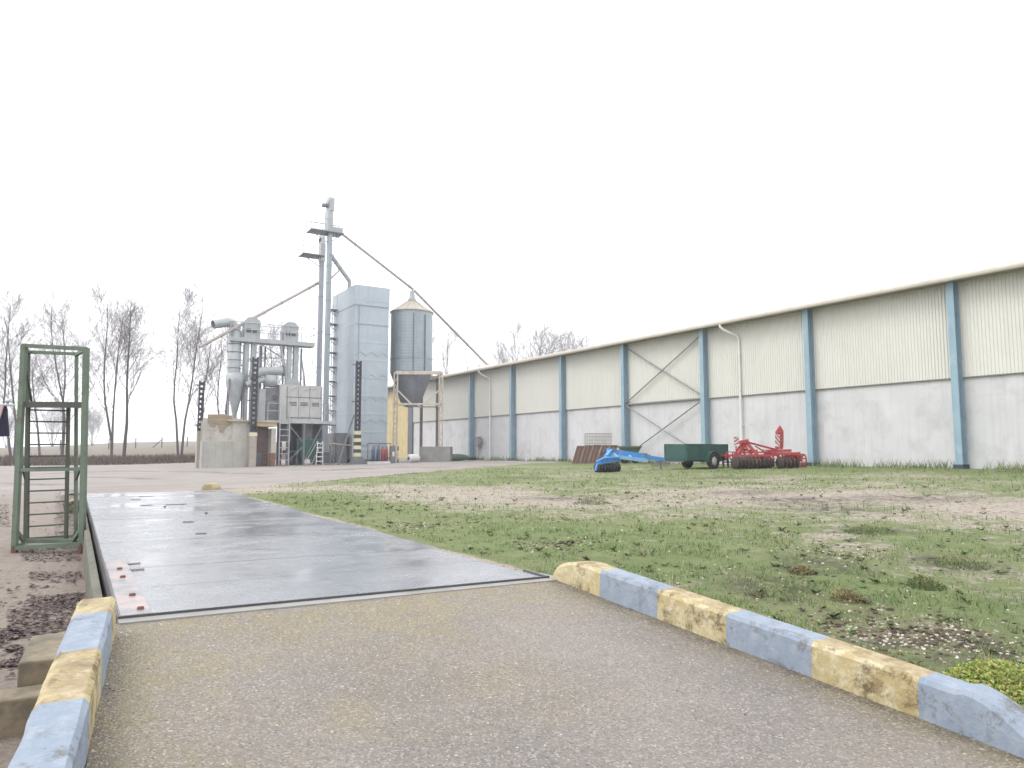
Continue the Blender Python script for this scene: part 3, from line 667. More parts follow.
# ------------------------------------------------------------------ tall bucket elevators
def rail_box(mb, x0, x1, y0, y1, z, h=1.0, r=.018):
    cs = [(x0, y0), (x1, y0), (x1, y1), (x0, y1)]
    for k in range(4):
        (a, b), (c, d) = cs[k], cs[(k + 1) % 4]
        for hh in (h, h * .55): mb.tube((a, b, z + hh), (c, d, z + hh), r, n=5)
        n = max(1, int(math.hypot(c - a, d - b) / .8))
        for i in range(n): t = i / n; mb.tube((a + (c - a) * t, b + (d - b) * t, z), (a + (c - a) * t, b + (d - b) * t, z + h), r, n=5)
YE = 48.6
def elevator(px, halfw, ytop, yplat, plat, label, head, YE=YE):
    c = onY(px, 440, YE); g = gzf(c.x, YE); zp = onY(px, yplat, YE).z; zt = onY(px, ytop, YE).z
    t = thing('bucket_elevator', (c.x, YE, g), label, 'bucket elevator')
    mb = MB()
    for dy in (0, .24): mb.box(c.x - halfw, c.x + halfw, YE + dy, YE + dy + .2, g + .5, zp)
    z = g + 1.6
    while z < zp:
        mb.box(c.x - halfw - .03, c.x + halfw + .03, YE - .03, YE + .46, z, z + .05); z += 2.4
    mb.build('trunking', 'leg_steel' if px < 322 else 'galv_blue', t)
    MB().box(c.x - halfw - .12, c.x + halfw + .12, YE - .1, YE + 1.0, g, g + .75).build('boot', 'dull_steel', t)
    xl, xr = onY(plat[0], yplat, YE).x, onY(plat[1], yplat, YE).x
    mb = MB(); mb.box(xl, xr, YE - .3, YE + .95, zp, zp + .04)
    for xb in (xl + .15, xr - .15): mb.beam((xb, YE + .3, zp), (c.x, YE + .3, zp - .7), .05, .05)
    pf = mb.build('platform', 'leg_steel', t)
    mb = MB(); rail_box(mb, xl, xr, YE - .3, YE + .95, zp + .04, .8, .024); mb.build('railing', 'rail_steel', pf)
    head(t, c.x, YE, zp, zt)
    mb = MB()
    sg_ = 1 if px > 322 else -1
    for dx in (sg_ * (halfw + .12), sg_ * (halfw + .42)): mb.tube((c.x + dx, YE - .06, g), (c.x + dx, YE - .06, zp), .018, n=5)
    z = g + .3
    while z < zp: mb.tube((c.x + sg_ * (halfw + .12), YE - .06, z), (c.x + sg_ * (halfw + .42), YE - .06, z), .012, n=4); z += .32
    mb.build('ladder', 'rail_steel', t)
    return c, g, zp, zt, t
def headA(t, x, y, zp, zt):
    mb = MB(); mb.box(x - .15, x + .15, y - .05, y + .5, zp - .3, zt - .2)
    mb.lathe([(0.01, -.15), (.26, -.15), (.26, .15), (.01, .15)], (x, y + .24, zt - .25), (1, 0, 0), 16); mb.build('head', 'galv', t)
def headB(t, x, y, zp, zt):
    mb = MB(); mb.box(x - .2, x + .17, y, y + .8, zp, zt - 1.1); mb.box(x - .12, x + .22, y - .05, y + .85, zt - 1.1, zt - .25)
    mb.lathe([(0.01, -.2), (.4, -.2), (.4, .2), (.01, .2)], (x + .04, y + .4, zt - .4), (1, 0, 0), 16)
    mb.box(x + .17, x + .9, y + .1, y + .6, zp + .1, zp + .5); mb.build('head', 'galv', t)
    mb = MB(); mb.box(x - .55, x - .1, y + .2, y + .5, zt - .8, zt - .6); mb.build('motor', 'dull_steel', t)
elevator(318.4, .115, 234, 256, (302, 324), 'shorter dark bucket elevator leg left of the tallest one', headA, 48.2)
cB, gB, zpB, ztB, tB = elevator(326, .135, 194, 232, (310, 343), 'tallest bucket elevator with railed platform and motor near its top', headB, 49.0)

# ------------------------------------------------------------------ silo on frame
DS = 53.0
sc = onD(410.3, 440, DS); SR = 21 / F * DS; zs0 = onD(410, 373, DS).z; zs1 = onD(410, 313, DS).z; zs2 = onD(410, 301.5, DS).z
sg = gzf(sc.x, sc.y)
sl = thing('grain_silo', (sc.x, sc.y, zs0), 'round corrugated blue-grey silo with a beige cone roof', 'silo')
prof = []; z = zs0
while z < zs1:
    prof += [(SR, z), (SR + .012, z + .05), (SR, z + .1)]; z += .105
    if len(prof) % 27 == 0: prof += [(SR + .03, z), (SR + .03, z + .03)]; z += .032
MB().lathe(prof, (sc.x, sc.y, 0), n=48, smooth=False).build('shell', 'galv_blue', sl)
mb = MB(); mb.lathe([(SR + .09, zs1 - .03), (SR + .09, zs1 + .02), (.32, zs2), (.32, zs2 + .12), (.01, zs2 + .14)], (sc.x, sc.y, 0), n=28, smooth=False); rf = mb.build('roof', 'silo_roof', sl)
mb = MB()
for k in range(14):
    a = k / 14 * 2 * math.pi; mb.beam((sc.x + math.cos(a) * (SR + .07), sc.y + math.sin(a) * (SR + .07), zs1 + .03), (sc.x + math.cos(a) * .33, sc.y + math.sin(a) * .33, zs2 + .02), .03, .04)
mb.build('roof_rib', 'silo_roof', rf)
mb = MB(); mb.lathe([(.3, zs2 + .1), (.22, zs2 + .3), (.16, zs2 + .8)], (sc.x, sc.y, 0), n=12); mb.build('inlet', 'galv', rf)
mb = MB(); rail_box(mb, sc.x - .6, sc.x + .6, sc.y - .6, sc.y + .6, zs2 - .1, .75, .014); mb.build('railing', 'rail_steel', rf)
zm = onD(410, 404, DS - 1.7).z
MB().lathe([(SR, zs0), (.75, zm + .25), (.5, zm + .1), (.5, zm - .1)], (sc.x, sc.y, 0), n=32).build('hopper', 'leg_steel', sl)
mb = MB()
toc = -GO
for off in (.22, .72):
    d = (toc * math.sqrt(1 - off ** 2) + RT * off); q = sc + d * (SR + .05); mb.beam((q.x, q.y, zs0), (q.x, q.y, zs1 - .3), .06, .05, (1, 0, 0))
mb.build('stiffener', 'dull_steel', sl)
# lattice frame
fx0 = onD(395, 440, DS - 1.7); fx1 = onD(440.5, 440, DS - 1.7); dep = GO * 3.4
fr = thing('support_frame', (sc.x, sc.y, sg), 'cream lattice steel frame carrying the round silo', 'steel frame')
zt = onD(410, 372, DS - 1.7).z; zm = onD(410, 404, DS - 1.7).z
bl0, bl1 = onD(421, 440, DS + 1.6), onD(437, 440, DS + 1.6)
for q in (bl0, bl1): MB().beam((q.x, q.y, sg), (q.x, q.y, zt - .1), .2, .2, RT).build('post', 'rust_grey', fr)
for base in (fx0, fx1):
    mb = MB(); h = .12; zt_ = zt - .02
    for a in (-h, h):
        for b in (-h, h): q = base + RT * a + GO * b; mb.beam((q.x, q.y, sg), (q.x, q.y, zt_), .055, .055)
    z = sg + .2; s = 1
    while z < zt_ - .4:
        for b in (-h, h):
            p, q = base + RT * (-h * s) + GO * b, base + RT * (h * s) + GO * b; mb.beam((p.x, p.y, z), (q.x, q.y, z + .38), .035, .035)
        for b in (-h, h):
            p, q = base + RT * b - GO * (h * s), base + RT * b + GO * (h * s); mb.beam((p.x, p.y, z), (q.x, q.y, z + .38), .035, .035)
        z += .38; s = -s
    mb.build('leg', 'cream_steel', fr)
for z, th in ((zt - .05, .24), (zm, .12)):
    mb = MB()
    for p, q in ((fx0, fx1), (bl0, bl1), (fx0, bl0), (fx1, bl1)): mb.beam((p.x, p.y, z), (q.x, q.y, z), .14, th)
    mb.build('ring_beam', 'cream_steel', fr)
m_ = (fx0 + fx1) / 2
for p in (fx0, fx1): MB().beam((p.x, p.y, zm + 1.1), (p.x + (m_.x - p.x) * .7, p.y + (m_.y - p.y) * .7, zm), .08, .1).build('knee_brace', 'cream_steel', fr)
# trough under frame
a = onD(420, 440, DS - 2.2); b = onD(450.5, 440, DS - 2.2); zt = onD(430, 446.5, DS - 2.2).z
mb = MB()
a.z = b.z = sg - .1
mb.prism([a, b, b + GO * 2, a + GO * 2], (0, 0, zt - sg + .1))
o = mb.build('concrete_trough', 'trough', None, .02); tag(o, 'low grey concrete trough under the right side of the silo frame', 'concrete trough')

# ------------------------------------------------------------------ spouts
def spout(pts, r, label, m='spout_steel', flange=True):
    t = thing('grain_spout', pts[0], label, 'grain spout')
    MB().path(pts, r, 10).build('pipe', m, t)
    mb = MB()
    for p, q in zip(pts[:-1], pts[1:]):
        p, q = Vector(p), Vector(q); L = (q - p).length; d = (q - p).normalized(); k = 1.2
        while k < L - .3: MB().tube(p + d * (k - .03), p + d * (k + .03), r + .03, n=10).build('flange', m, t); k += 2.4
    return t
p0 = onY(341.5, 233.5, 49.3); p1 = Vector((sc.x, sc.y, 0)); p1.z = zs2 + .85; p2 = onX(487, 364.5, 28.6)
spout([p0, p1 + Vector((.1, 0, .05))], .1, 'long straight spout running down from the tall elevator to the silo top')
spout([p1 + Vector((.15, 0, 0)), p2], .1, 'sloping spout running down from the silo top to the warehouse roof')
q0 = onY(338, 268, 49.2); q1 = onY(322, 281, 48.9); q2 = onY(199.5, 347, 46.6)
spout([q1, q2], .1, 'long thin spout hanging out to the left above the cyclone')
s0 = onY(330, 254, 49.1); s1 = onY(349.5, 281, 49.5); s2 = Vector((s1.x, s1.y, ztop - .05))
spout([s0, s1, s2], .16, 'short thick spout bending down into the dryer roof', 'galv')
# strut from elevator to short spout
tb = MB().beam(onY(326, 283, 48.97), onY(341, 269, 49.3), .1, .1).build('spout_brace', 'galv', tB)

# ------------------------------------------------------------------ cyclone and walkway group
YC = 47.5
def W(px, py, Y=YC): return onY(px, py, Y)
c = W(231.5, 440); gz_ = gzf(c.x, YC); sx_ = (W(241, 400).x - W(231, 400).x) / 10
cy = thing('dust_cyclone', (c.x, YC, gz_), 'tall pale metal dust cyclone with a tapering cone', 'cyclone')
Z = lambda py, Y=YC, px=240: onY(px, py, Y).z
MB().lathe([(.02, Z(331)), (6.6 * sx_, Z(332)), (6.6 * sx_, Z(374))], (c.x, YC, 0), n=24).build('body', 'galv', cy)
MB().lathe([(6.7 * sx_, Z(373)), (9.8 * sx_, Z(375)), (9.8 * sx_, Z(383)), (2.4 * sx_, Z(414)), (2.4 * sx_, Z(424))], (c.x + .12, YC, 0), n=24).build('cone', 'galv', cy)
mb = MB()
for py in (345, 353, 361, 369): mb.lathe([(6.6 * sx_, Z(py)), (6.6 * sx_ + .04, Z(py) + .02), (6.6 * sx_, Z(py) + .05)], (c.x, YC, 0), n=24)
mb.build('band', 'dull_steel', cy)
mb = MB(); mb.path([(c.x, YC, Z(333)), (c.x, YC, Z(328)), (c.x - .18, YC, Z(324.5)), (c.x - .5, YC - .1, Z(323.5)), W(213, 324.5, YC - .3)], [.3, .3, .3, .3, .27], 14, cap=False)
mb.build('outlet', 'galv', cy)
mb = MB()
for a in (0.7, 2.2, 3.9, 5.5): mb.beam((c.x + .12 + math.cos(a) * .62, YC + math.sin(a) * .62, gz_), (c.x + .12 + math.cos(a) * .62, YC + math.sin(a) * .62, Z(380)), .07, .07)
mb.build('leg', 'dull_steel', cy)

wkz = Z(338); wa, wb_ = W(229, 338).x, W(313, 338).x
wk = thing('catwalk', ((wa + wb_) / 2, YC + .3, wkz), 'high level catwalk with thin rails joining the two smaller elevator heads', 'catwalk')
MB().box(wa, wb_, YC - .45, YC + .5, wkz - .26, wkz).build('walkway_deck', 'galv', wk)
mb = MB(); rail_box(mb, wa, wb_, YC - .42, YC + .47, wkz, .95, .026); mb.build('railing', 'rail_steel', wk)
mb = MB()
for px in (300, 308): q = W(px, 338); mb.beam((q.x, YC + .5, wkz - .1), (q.x + .6, YC + 1.6, wkz - .1), .06, .06)
mb.build('bracket', 'galv', wk)
def small_elev(pxs, zbot_py, head, label, m='galv'):
    x = W((pxs[0] + pxs[1]) / 2, 400).x; zb_ = Z(zbot_py) if zbot_py else gzf(x, YC)
    t = thing('bucket_elevator', (x, YC, zb_), label, 'bucket elevator')
    mb = MB()
    for px, hw in ((pxs[0], 2.1), (pxs[1], 2.6)):
        q = W(px, 400).x; mb.box(q - hw * sx_, q + hw * sx_, YC - .16, YC + .16, zb_ + .3, wkz - .262)
    mb.build('trunking', m, t)
    h0, h1 = W(head[0], 330).x, W(head[1], 330).x; zt_ = Z(head[2]); mb = MB()
    mb.prism([(h0, YC - .3, wkz + .002), (h1, YC - .3, wkz + .002), (h1, YC - .3, zt_ - .25), (h1 - .25, YC - .3, zt_), (h0 + .25, YC - .3, zt_), (h0, YC - .3, zt_ - .25)], (0, .6, 0)); hd = mb.build('head', 'galv', t)
    mb = MB(); mb.box(h0 + .15, h0 + .42, YC - .34, YC - .29, wkz + .35, wkz + .6); mb.box(h1 - .45, h1 - .2, YC - .34, YC - .29, wkz + .35, wkz + .55); mb.build('vent', 'vent_dark', hd)  # dark rectangles painted on for the shading inside the head
    mb = MB(); q0_, q1_ = W(pxs[0] - 4, 400).x, W(pxs[1] + 4, 400).x
    mb.prism([(q0_, YC - .25, zb_ - .1), (q1_, YC - .25, zb_ - .1), (q1_ - .12, YC - .25, zb_ + .5), (q0_ + .12, YC - .25, zb_ + .5)], (0, .5, 0)); mb.build('boot', m, t)
    return t
e1_ = small_elev((245, 252), 0, (243, 259, 317), 'small elevator with two legs standing beside the cyclone')
e2_ = small_elev((288, 294.5), 384, (282.5, 297.5, 318), 'small elevator whose legs end on top of the cleaner housing')
mb = MB(); mb.path([W(281.5, 331, YC - .2), W(281.5, 350, YC - .2), W(286, 378, YC - .2), W(286, 385, YC - .2)], .09, 8); mb.build('downspout', 'galv', e2_)

# vertical pipes and bracing between cyclone and elevators
pr = thing('pipe_rack', W(240, 440, YC + .9).to_2d().to_3d() + Vector((0, 0, gzf(c.x, YC))), 'thin steel frame with upright pipes behind the cyclone and small elevators', 'pipe rack')
for px, r_, m_ in ((241, .08, 'galv'), (258, .1, 'leg_steel'), (262.5, .05, 'dull_steel'), (281, .06, 'dull_steel'), (299, .07, 'leg_steel')):
    q = W(px, 440, YC + .9); MB().tube((q.x, YC + .9, gzf(q.x, YC)), (q.x, YC + .9, wkz - .27), r_, n=8).build('upright_pipe', m_, pr)
for pa, ya_, pb, yb_ in ((241, 352, 258, 366), (258, 352, 241, 366), (241, 385, 258, 385), (258, 358, 281, 358), (262, 345, 281, 357), (281, 345, 299, 357), (281, 360, 299, 360)):
    MB().beam(W(pa, ya_, YC + .9), W(pb, yb_, YC + .9), .05, .05).build('brace', 'dull_steel', pr)
# fan with ducts
YFn = 47.0
f = W(270, 440, YFn); gf = gzf(f.x, YFn)
fn = thing('exhaust_fan', (f.x, YFn, gf), 'extractor fan with fat horizontal ducts behind the dark perforated post', 'fan')
mb = MB(); mb.path([W(250, 374, YFn), W(256, 374, YFn), W(262, 371.5, YFn), W(282.5, 371, YFn)], .27, 14); mb.build('duct', 'galv', fn)
mb = MB(); q = W(282.7, 371, YFn); mb.tube(q, q + Vector((.06, 0, 0)), .36, n=14); mb.build('duct_flange', 'dull_steel', fn)
mb = MB(); mb.path([W(246, 385, YFn), W(255, 382, YFn), W(266, 379, YFn)], .2, 12); mb.build('duct', 'galv', fn)
mb = MB(); q = W(270.5, 381, YFn); mb.lathe([(.01, -.35), (.42, -.35), (.42, .35), (.01, .35)], q, (0, 0, 1), 18); mb.build('fan_drum', 'galv', fn)
xa, xb = W(258, 400, YFn).x, W(281, 400, YFn).x; xm_ = W(264.5, 400, YFn).x
mb = MB(); mb.box(xa, xm_, YFn - .3, YFn + .8, Z(424), Z(389)); mb.build('pale_cabinet', 'galv', fn)
mb = MB(); mb.box(xm_ + .005, xb, YFn - .32, YFn + .8, Z(424), Z(387.5)); cb_ = mb.build('casing', 'dull_steel', fn)
q = W(275, 397, YFn - .33); MB().tube(q, q + Vector((0, -.06, 0)), .14, n=12).build('inspection_port', 'vent_dark', cb_)
mb = MB()
for xx_ in (xa + .1, xb - .1): mb.box(xx_ - .04, xx_ + .04, YFn - .2, YFn - .1, gf, Z(424) - .002)
mb.build('support_leg', 'dull_steel', fn)

# cleaner on its steel stand
YM = 46.6
xa, xb = W(279, 400, YM).x, W(321.5, 400, YM).x; zA, zB, zC = Z(420.5, YM, 300), Z(397, YM, 300), Z(385.5, YM, 300)
gm = gzf((xa + xb) / 2, YM)
st = thing('steel_stand', ((xa + xb) / 2, YM + 1, gm), 'braced steel stand with railings under the boxy grain cleaner', 'steel stand')
x0, x1 = W(265, 420, YM).x, W(333, 420, YM).x
MB().box(x0, x1, YM - .5, YM + 2.0, zA - .2, zA - .04).build('platform', 'rail_steel', st)
for px in (285.5, 302, 320.5):
    for dy in (-.4, 1.9):
        q = W(px, 440, YM).x; MB().beam((q, YM + dy, gm - .05), (q, YM + dy, zA - .2), .12, .12).build('leg', 'dull_steel', st)
mb = MB(); q0_, q1_ = W(286, 440, YM).x, W(302, 440, YM).x; q2_ = W(320, 440, YM).x
mb.beam((q0_, YM - .4, zA - .25), (q1_, YM - .4, gm + 1.4), .07, .07); mb.beam((q0_, YM - .4, gm + .2), (q1_, YM - .4, gm + 1.2), .07, .07); mb.beam((q2_, YM - .4, zA - .3), (q1_, YM - .4, gm + .2), .07, .07)
mb.beam((q0_, YM + 1.9, zA - .25), (q2_, YM + 1.9, gm + .3), .07, .07)
mb.build('brace', 'dull_steel', st)
mb = MB(); rail_box(mb, W(322.5, 420, YM).x, x1 - .05, YM - .45, YM + 1.9, zA - .04, 1.05, .022); rail_box(mb, x0 + .05, W(278, 420, YM).x, YM - .45, YM + .3, zA - .04, 1.05, .022); mb.build('railing', 'rail_steel', st)
mb = MB()
for px in (287.5, 307.5): q = W(px, 430, YM).x; mb.box(q - .3, q + .3, YM + .2, YM + 1.4, zA - 1.3, zA - .2)
mb.build('discharge_chute', 'dull_steel', st)
cl = thing('grain_cleaner', ((xa + xb) / 2, YM + .8, zA - .04), 'boxy light grey grain cleaner with three vents standing on the steel stand', 'grain cleaner')
MB().box(xa, xb, YM - .2, YM + 1.7, zA - .038, zC).build('housing', 'machine_grey', cl)
dw = (xb - xa - .55) / 3
for k in range(3):
    xd = xa + .45 + dw * k; MB().box(xd + .04, xd + dw - .02, YM - .235, YM - .203, zA + .2, zB - .12).build('door', 'machine_grey', cl)
    mb = MB()
    for j in range(3): mb.box(xd + .12, xd + dw - .12, YM - .245, YM - .237, zB - .3 - .09 * j - .1, zB - .3 - .09 * j - .05)
    mb.build('vent', 'vent_dark', cl)
mb = MB()
mb.box(xa + .38, xb - .02, YM - .225, YM - .202, zB - .06, zB - .02)
for k in range(4): xd = xa + .45 + dw * k - .01; mb.box(xd - .012, xd + .012, YM - .222, YM - .202, zA + .05, zC - .1)
mb.box(xa + .42, xb - .05, YM - .222, YM - .202, zA + .14, zA + .17)
mb.build('seam', 'dull_steel', cl)
mb = MB()
for px, py in ((291, 390), (305, 391), (312, 390.5)): q = onY(px, py, YM - .25); mb.beam(q, q + Vector((.3, 0, .12)), .02, .02)
mb.build('handle', 'dull_steel', cl)
for px0, px1, dy in ((287.5, 303.5, 1.2), (312.5, 321.5, 1.5)):
    MB().box(onY(px0, 440, YM + dy).x, onY(px1, 440, YM + dy).x, YM + dy, YM + dy + .35, gm, zA - .21).build('lower_casing', 'vent_dark', st)
mb = MB(); mb.path([W(283, 452, YM + .9), W(300, 452, YM + .9), W(316, 446, YM + .9)], .14, 10); mb.build('auger_tube', 'dull_steel', st)
# ladder up to the stand
lx0, lx1 = W(276.5, 440, YM).x, W(286, 440, YM).x
ld = thing('fixed_ladder', ((lx0 + lx1) / 2, YM - .7, gm), 'grey steel ladder going up to the cleaner stand beside the brick recess', 'ladder')
for xq in (lx0, lx1): MB().box(xq - .03, xq + .03, YM - .74, YM - .66, gm, Z(404, YM, 280)).build('stile', 'rail_steel', ld)
z = gm + .35
while z < zA: MB().tube((lx0, YM - .7, z), (lx1, YM - .7, z), .025, n=6).build('rung', 'rail_steel', ld); z += .37
# green hopper under the stand
hx = W(306, 450, YM).x; hz0, hz1 = Z(458.5, YM, 306), Z(439.5, YM, 306)
hx = onY(306, 450, YM + .5).x
hp = thing('grain_hopper', (hx, YM + .5, gm), 'dirty green hopper standing under the grain cleaner', 'hopper')
def frustum(mb, cx, cy_, z0, z1, a0, b0, a1, b1):
    v = [(cx + s * a, cy_ + t * b, z) for z, a, b in ((z0, a0, b0), (z1, a1, b1)) for s, t in ((-1, -1), (1, -1), (1, 1), (-1, 1))]
    return mb.add(v, [(0, 3, 2, 1), (0, 1, 5, 4), (1, 2, 6, 5), (2, 3, 7, 6), (3, 0, 4, 7)])
mb = MB(); frustum(mb, hx, YM + .5, hz0, hz1, .4, .35, .72, .7); mb.build('tub', 'green_paint', hp)
mb = MB()
for s in (-1, 1):
    for t in (-1, 1): mb.beam((hx + s * .75, YM + .5 + t * .6, gm), (hx + s * .7, YM + .5 + t * .6, hz1), .06, .06)
mb.beam((hx - .8, YM - .12, hz1), (hx + .8, YM - .12, hz1), .05, .08); mb.build('frame', 'dull_steel', hp)
# step ladder
sx0 = W(311.5, 450, YM).x
sl_ = thing('step_ladder', (sx0, YM - .9, gm), 'pale folding step ladder open in front of the green hopper', 'ladder')
mb = MB()
for dx in (-.22, .22): mb.beam((sx0 + dx + .25, YM - .9, gm), (sx0 + dx * .7 + .32, YM - .75, gm + 1.5), .05, .03)
for k in range(5): z = gm + .25 + k * .28; mb.beam((sx0 + .02 + k * .02, YM - .88 + k * .03, z), (sx0 + .48 - k * .01, YM - .88 + k * .03, z), .03, .06)
mb.build('step_frame', 'white_paint', sl_)
mb = MB()
for dx in (-.22, .22): mb.beam((sx0 + dx - .5, YM - .9, gm), (sx0 + dx * .7 + .3, YM - .75, gm + 1.5), .04, .03)
mb.beam((sx0 - .7, YM - .9, gm + .15), (sx0 - .25, YM - .9, gm + .15), .03, .03); mb.build('rear_frame', 'rail_steel', sl_)

# ------------------------------------------------------------------ concrete bunker, brick recess
YB = 45.6
bx0, bx1 = onY(202, 440, YB).x, onY(250.5, 440, YB).x; gb = gzf((bx0 + bx1) / 2, YB) - .15
zm_ = onY(225, 441, YB).z; zt_ = onY(225, 419, YB).z; zu = onY(225, 414, YB).z
bk = thing('concrete_bunker', ((bx0 + bx1) / 2, YB + 1.5, gb), 'weathered concrete bunker with a broken timber top left of the cleaner', 'bunker')
MB().box(bx0, bx1 - .02, YB, YB + 2.2, gb, zm_).build('base_wall', 'bunker_low', bk, .02)
mb = MB(); n = 26; top = []
for k in range(n + 1):
    u = k / n; x = bx0 + .05 + (bx1 - bx0 - .1) * u; h = zt_ + (zu - zt_) * (1 if .15 < u < .85 else .1) + (float(fbm(x, 3, .4, 77)) - .5) * .28 - (.22 if u > .55 else 0); top.append((x, YB + .06, h))
mb.prism([(bx0 + .05, YB + .06, zm_ + .002)] + top + [(bx1 - .05, YB + .06, zm_ + .002)], (0, .22, 0)); mb.build('upper_wall', 'bunker', bk)
mb = MB(); mb.box(bx0 + .02, bx0 + .22, YB + .4, YB + 2.15, zm_ + .002, zt_ - .1); mb.box(bx0 + .23, bx1 - .1, YB + 1.95, YB + 2.15, zm_ + .002, zt_ - .2); mb.build('rear_wall', 'bunker', bk)
mb = MB(); xs_ = [bx0 + (bx1 - bx0) * (.1 + .5 * k / 16) for k in range(17)]
lo_ = [(x, YB + .03, zt_ - .1 - .95 * float(fbm(x, 9, .33, 31, 2)) * (1 - abs(k - 8) / 13)) for k, x in enumerate(xs_)]; hi_ = [(x, YB + .03, zu - .02 + (float(fbm(x, 4, .3, 32)) - .5) * .2) for x in xs_]
for k in range(16): mb.prism([lo_[k], lo_[k + 1], hi_[k + 1], hi_[k]], (0, .025, 0))
mb.build('broken_render', 'old_timber', bk)
mb = MB(); mb.box(bx0 + (bx1 - bx0) * .5, bx1, YB - .12, YB + .5, zt_ - .13, zt_ - .04); mb.build('timber_plank', 'pale_timber', bk)
sx0_, sx1_ = onY(255.5, 440, YB).x, onY(271, 440, YB).x; sx2_ = onY(275.5, 440, YB).x
bs = thing('brick_shed', ((sx0_ + sx1_) / 2, YB + 1, gb), 'dark red brick recess between the bunker and the steel ladder', 'shed')
MB().box(bx1 + .02, sx1_, YB + .7, YB + 2.5, gb, zt_ - .45).build('wall', 'brick_wall', bs)
MB().box(sx1_, sx2_, YB - .1, YB + 2.5, gb, zt_ - .5).build('pillar', 'bunker', bs)
mb = MB(); mb.box(bx1 + .25, sx2_ + .1, YB - .3, YB + 2.5, zt_ - .16, zt_ - .07); mb.box(bx1 + .3, sx2_, YB - .22, YB + 2.4, zt_ - .4, zt_ - .165); mb.build('roof', 'pale_timber', bs)
xd0, xd1 = onY(256, 440, YB + .65).x, onY(262, 440, YB + .65).x
MB().box(xd0, xd1, YB + .64, YB + .695, gb, gb + 1.05).build('hatch', 'dull_steel', bs)
mb = MB(); mb.box(sx1_ - .1, sx1_ + .2, YB - .35, YB - .12, gb, gb + 1.0); o = mb.build('stub_wall', 'rust_panel', bs)

# ------------------------------------------------------------------ perforated posts
def perf_post(px, y_top, y_dark, Y, hw, label, foot, stay=None):
    c = onY(px, 440, Y); g = gzf(c.x, Y) - .05; zt = onY(px, y_top, Y).z; zd = onY(px, y_dark, Y).z
    t = thing('perforated_post', (c.x, Y, g), label, 'post')
    mb = MB(); fl = hw * .42
    for s in (-1, 1): mb.box(c.x + s * hw - (fl if s > 0 else 0), c.x + s * hw + (fl if s < 0 else 0), Y - .13, Y + .13, zd, zt)
    z = zd; st_ = .3
    while z < zt - .1: mb.box(c.x - hw + fl, c.x + hw - fl, Y - .1, Y + .1, z, min(z + .17, zt)); z += st_
    mb.build('shaft', 'post_black', t)
    mb = MB(); mb.tube((c.x - hw - .25, Y, zt - .25), (c.x - hw, Y, zt - .25), .03, n=5); mb.tube((c.x - hw - .25, Y, zt - 2.6), (c.x - hw, Y, zt - 2.6), .03, n=5); mb.build('peg', 'post_black', t)
    if foot == 'bands':
        n = 7
        for k in range(n):
            z0 = g + .55 + (zd - g - .55) * k / n; z1 = g + .55 + (zd - g - .55) * (k + 1) / n
            MB().box(c.x - hw - .03, c.x + hw + .03, Y - .16, Y + .16, z0, z1).build('painted_band', 'band_yellow' if k % 2 == 0 else 'band_black', t)
        mb = MB(); mb.prism([(c.x - hw - .28, Y - .25, g), (c.x + hw + .5, Y - .25, g), (c.x + hw + .1, Y - .25, g + .55), (c.x - hw - .1, Y - .25, g + .55)], (0, .5, 0)); mb.build('foot', 'dull_steel', t)
        mb = MB(); mb.beam((c.x - hw - .05, Y + .1, zd + 1.0), (c.x - 1.15, Y + .25, g), .09, .09); mb.build('stay', 'dull_steel', t)
    elif foot == 'pale':
        MB().box(c.x - hw - .02, c.x + hw + .02, Y - .16, Y + .16, g, zd - .002).build('foot', 'post_foot', t)
        MB().box(c.x - hw - .04, c.x + hw + .04, Y - .18, Y + .18, zd - .25, zd - .05).build('painted_band', 'band_yellow', t)
    else:
        MB().box(c.x - hw, c.x + hw, Y - .13, Y + .13, g, zd - .002).build('foot', 'post_foot', t)
    return t
perf_post(357.3, 361, 431, 44.6, .16, 'black perforated post with a pale yellow banded foot before the blue dryer', 'bands')
perf_post(252.8, 357, 432, 45.2, .17, 'dark perforated post on a pale concrete foot at the bunker corner', 'pale')
perf_post(199.6, 381, 431, 46.4, .15, 'dark perforated post rising behind the left end of the bunker', 'plain')

# ------------------------------------------------------------------ small things at the foot of the dryer and frame
def at_foot(px, Y, yb=462): c = onY(px, 440, Y); return Vector((c.x, Y, gzf(c.x, Y)))
c = at_foot(340.5, 45.6)
tb = thing('work_table', c, 'table with a pale board top between the step ladder and the black banded post', 'table')
hw = (onY(350, 445, 45.6).x - onY(331, 445, 45.6).x) / 2; zt_ = onY(340, 444.5, 45.6).z
MB().obox((c.x, c.y, zt_), (hw, 0, -.06), (0, .45, 0), (0, 0, .03)).build('table_top', 'pale_timber', tb)
for s in (-1, 1):
    for t in (-1, 1): MB().box(c.x + s * (hw - .08) - .03, c.x + s * (hw - .08) + .03, c.y + t * .38 - .03, c.y + t * .38 + .03, c.z, zt_ - .07).build('leg', 'dull_steel', tb)
def bottle(px, Y, m, label, h=1.05):
    c = at_foot(px, Y); r = .125
    t = thing('gas_bottle', c, label, 'gas bottle', 'gas bottles by the dryer')
    MB().lathe([(.01, 0), (r, 0.02), (r, h * .82), (r * .75, h * .92), (.03, h * .96), (.03, h)], c, n=14).build('cylinder_body', m, t)
    MB().lathe([(r * .6, h * .92), (r * .6, h * 1.07), (r * .5, h * 1.07)], c, n=10).build('valve_guard', 'dull_steel', t)
bottle(373.5, 46.5, 'gas_blue', 'dark blue bottle nearest the black banded post')
bottle(378.5, 46.5, 'gas_blue', 'dark blue bottle next to the red ones')
bottle(382.8, 46.5, 'gas_red', 'red bottle standing beside a dark blue one')
bottle(386.6, 46.5, 'gas_red', 'red bottle nearest the yellow and black pole')
c = at_foot(378, 46.0)
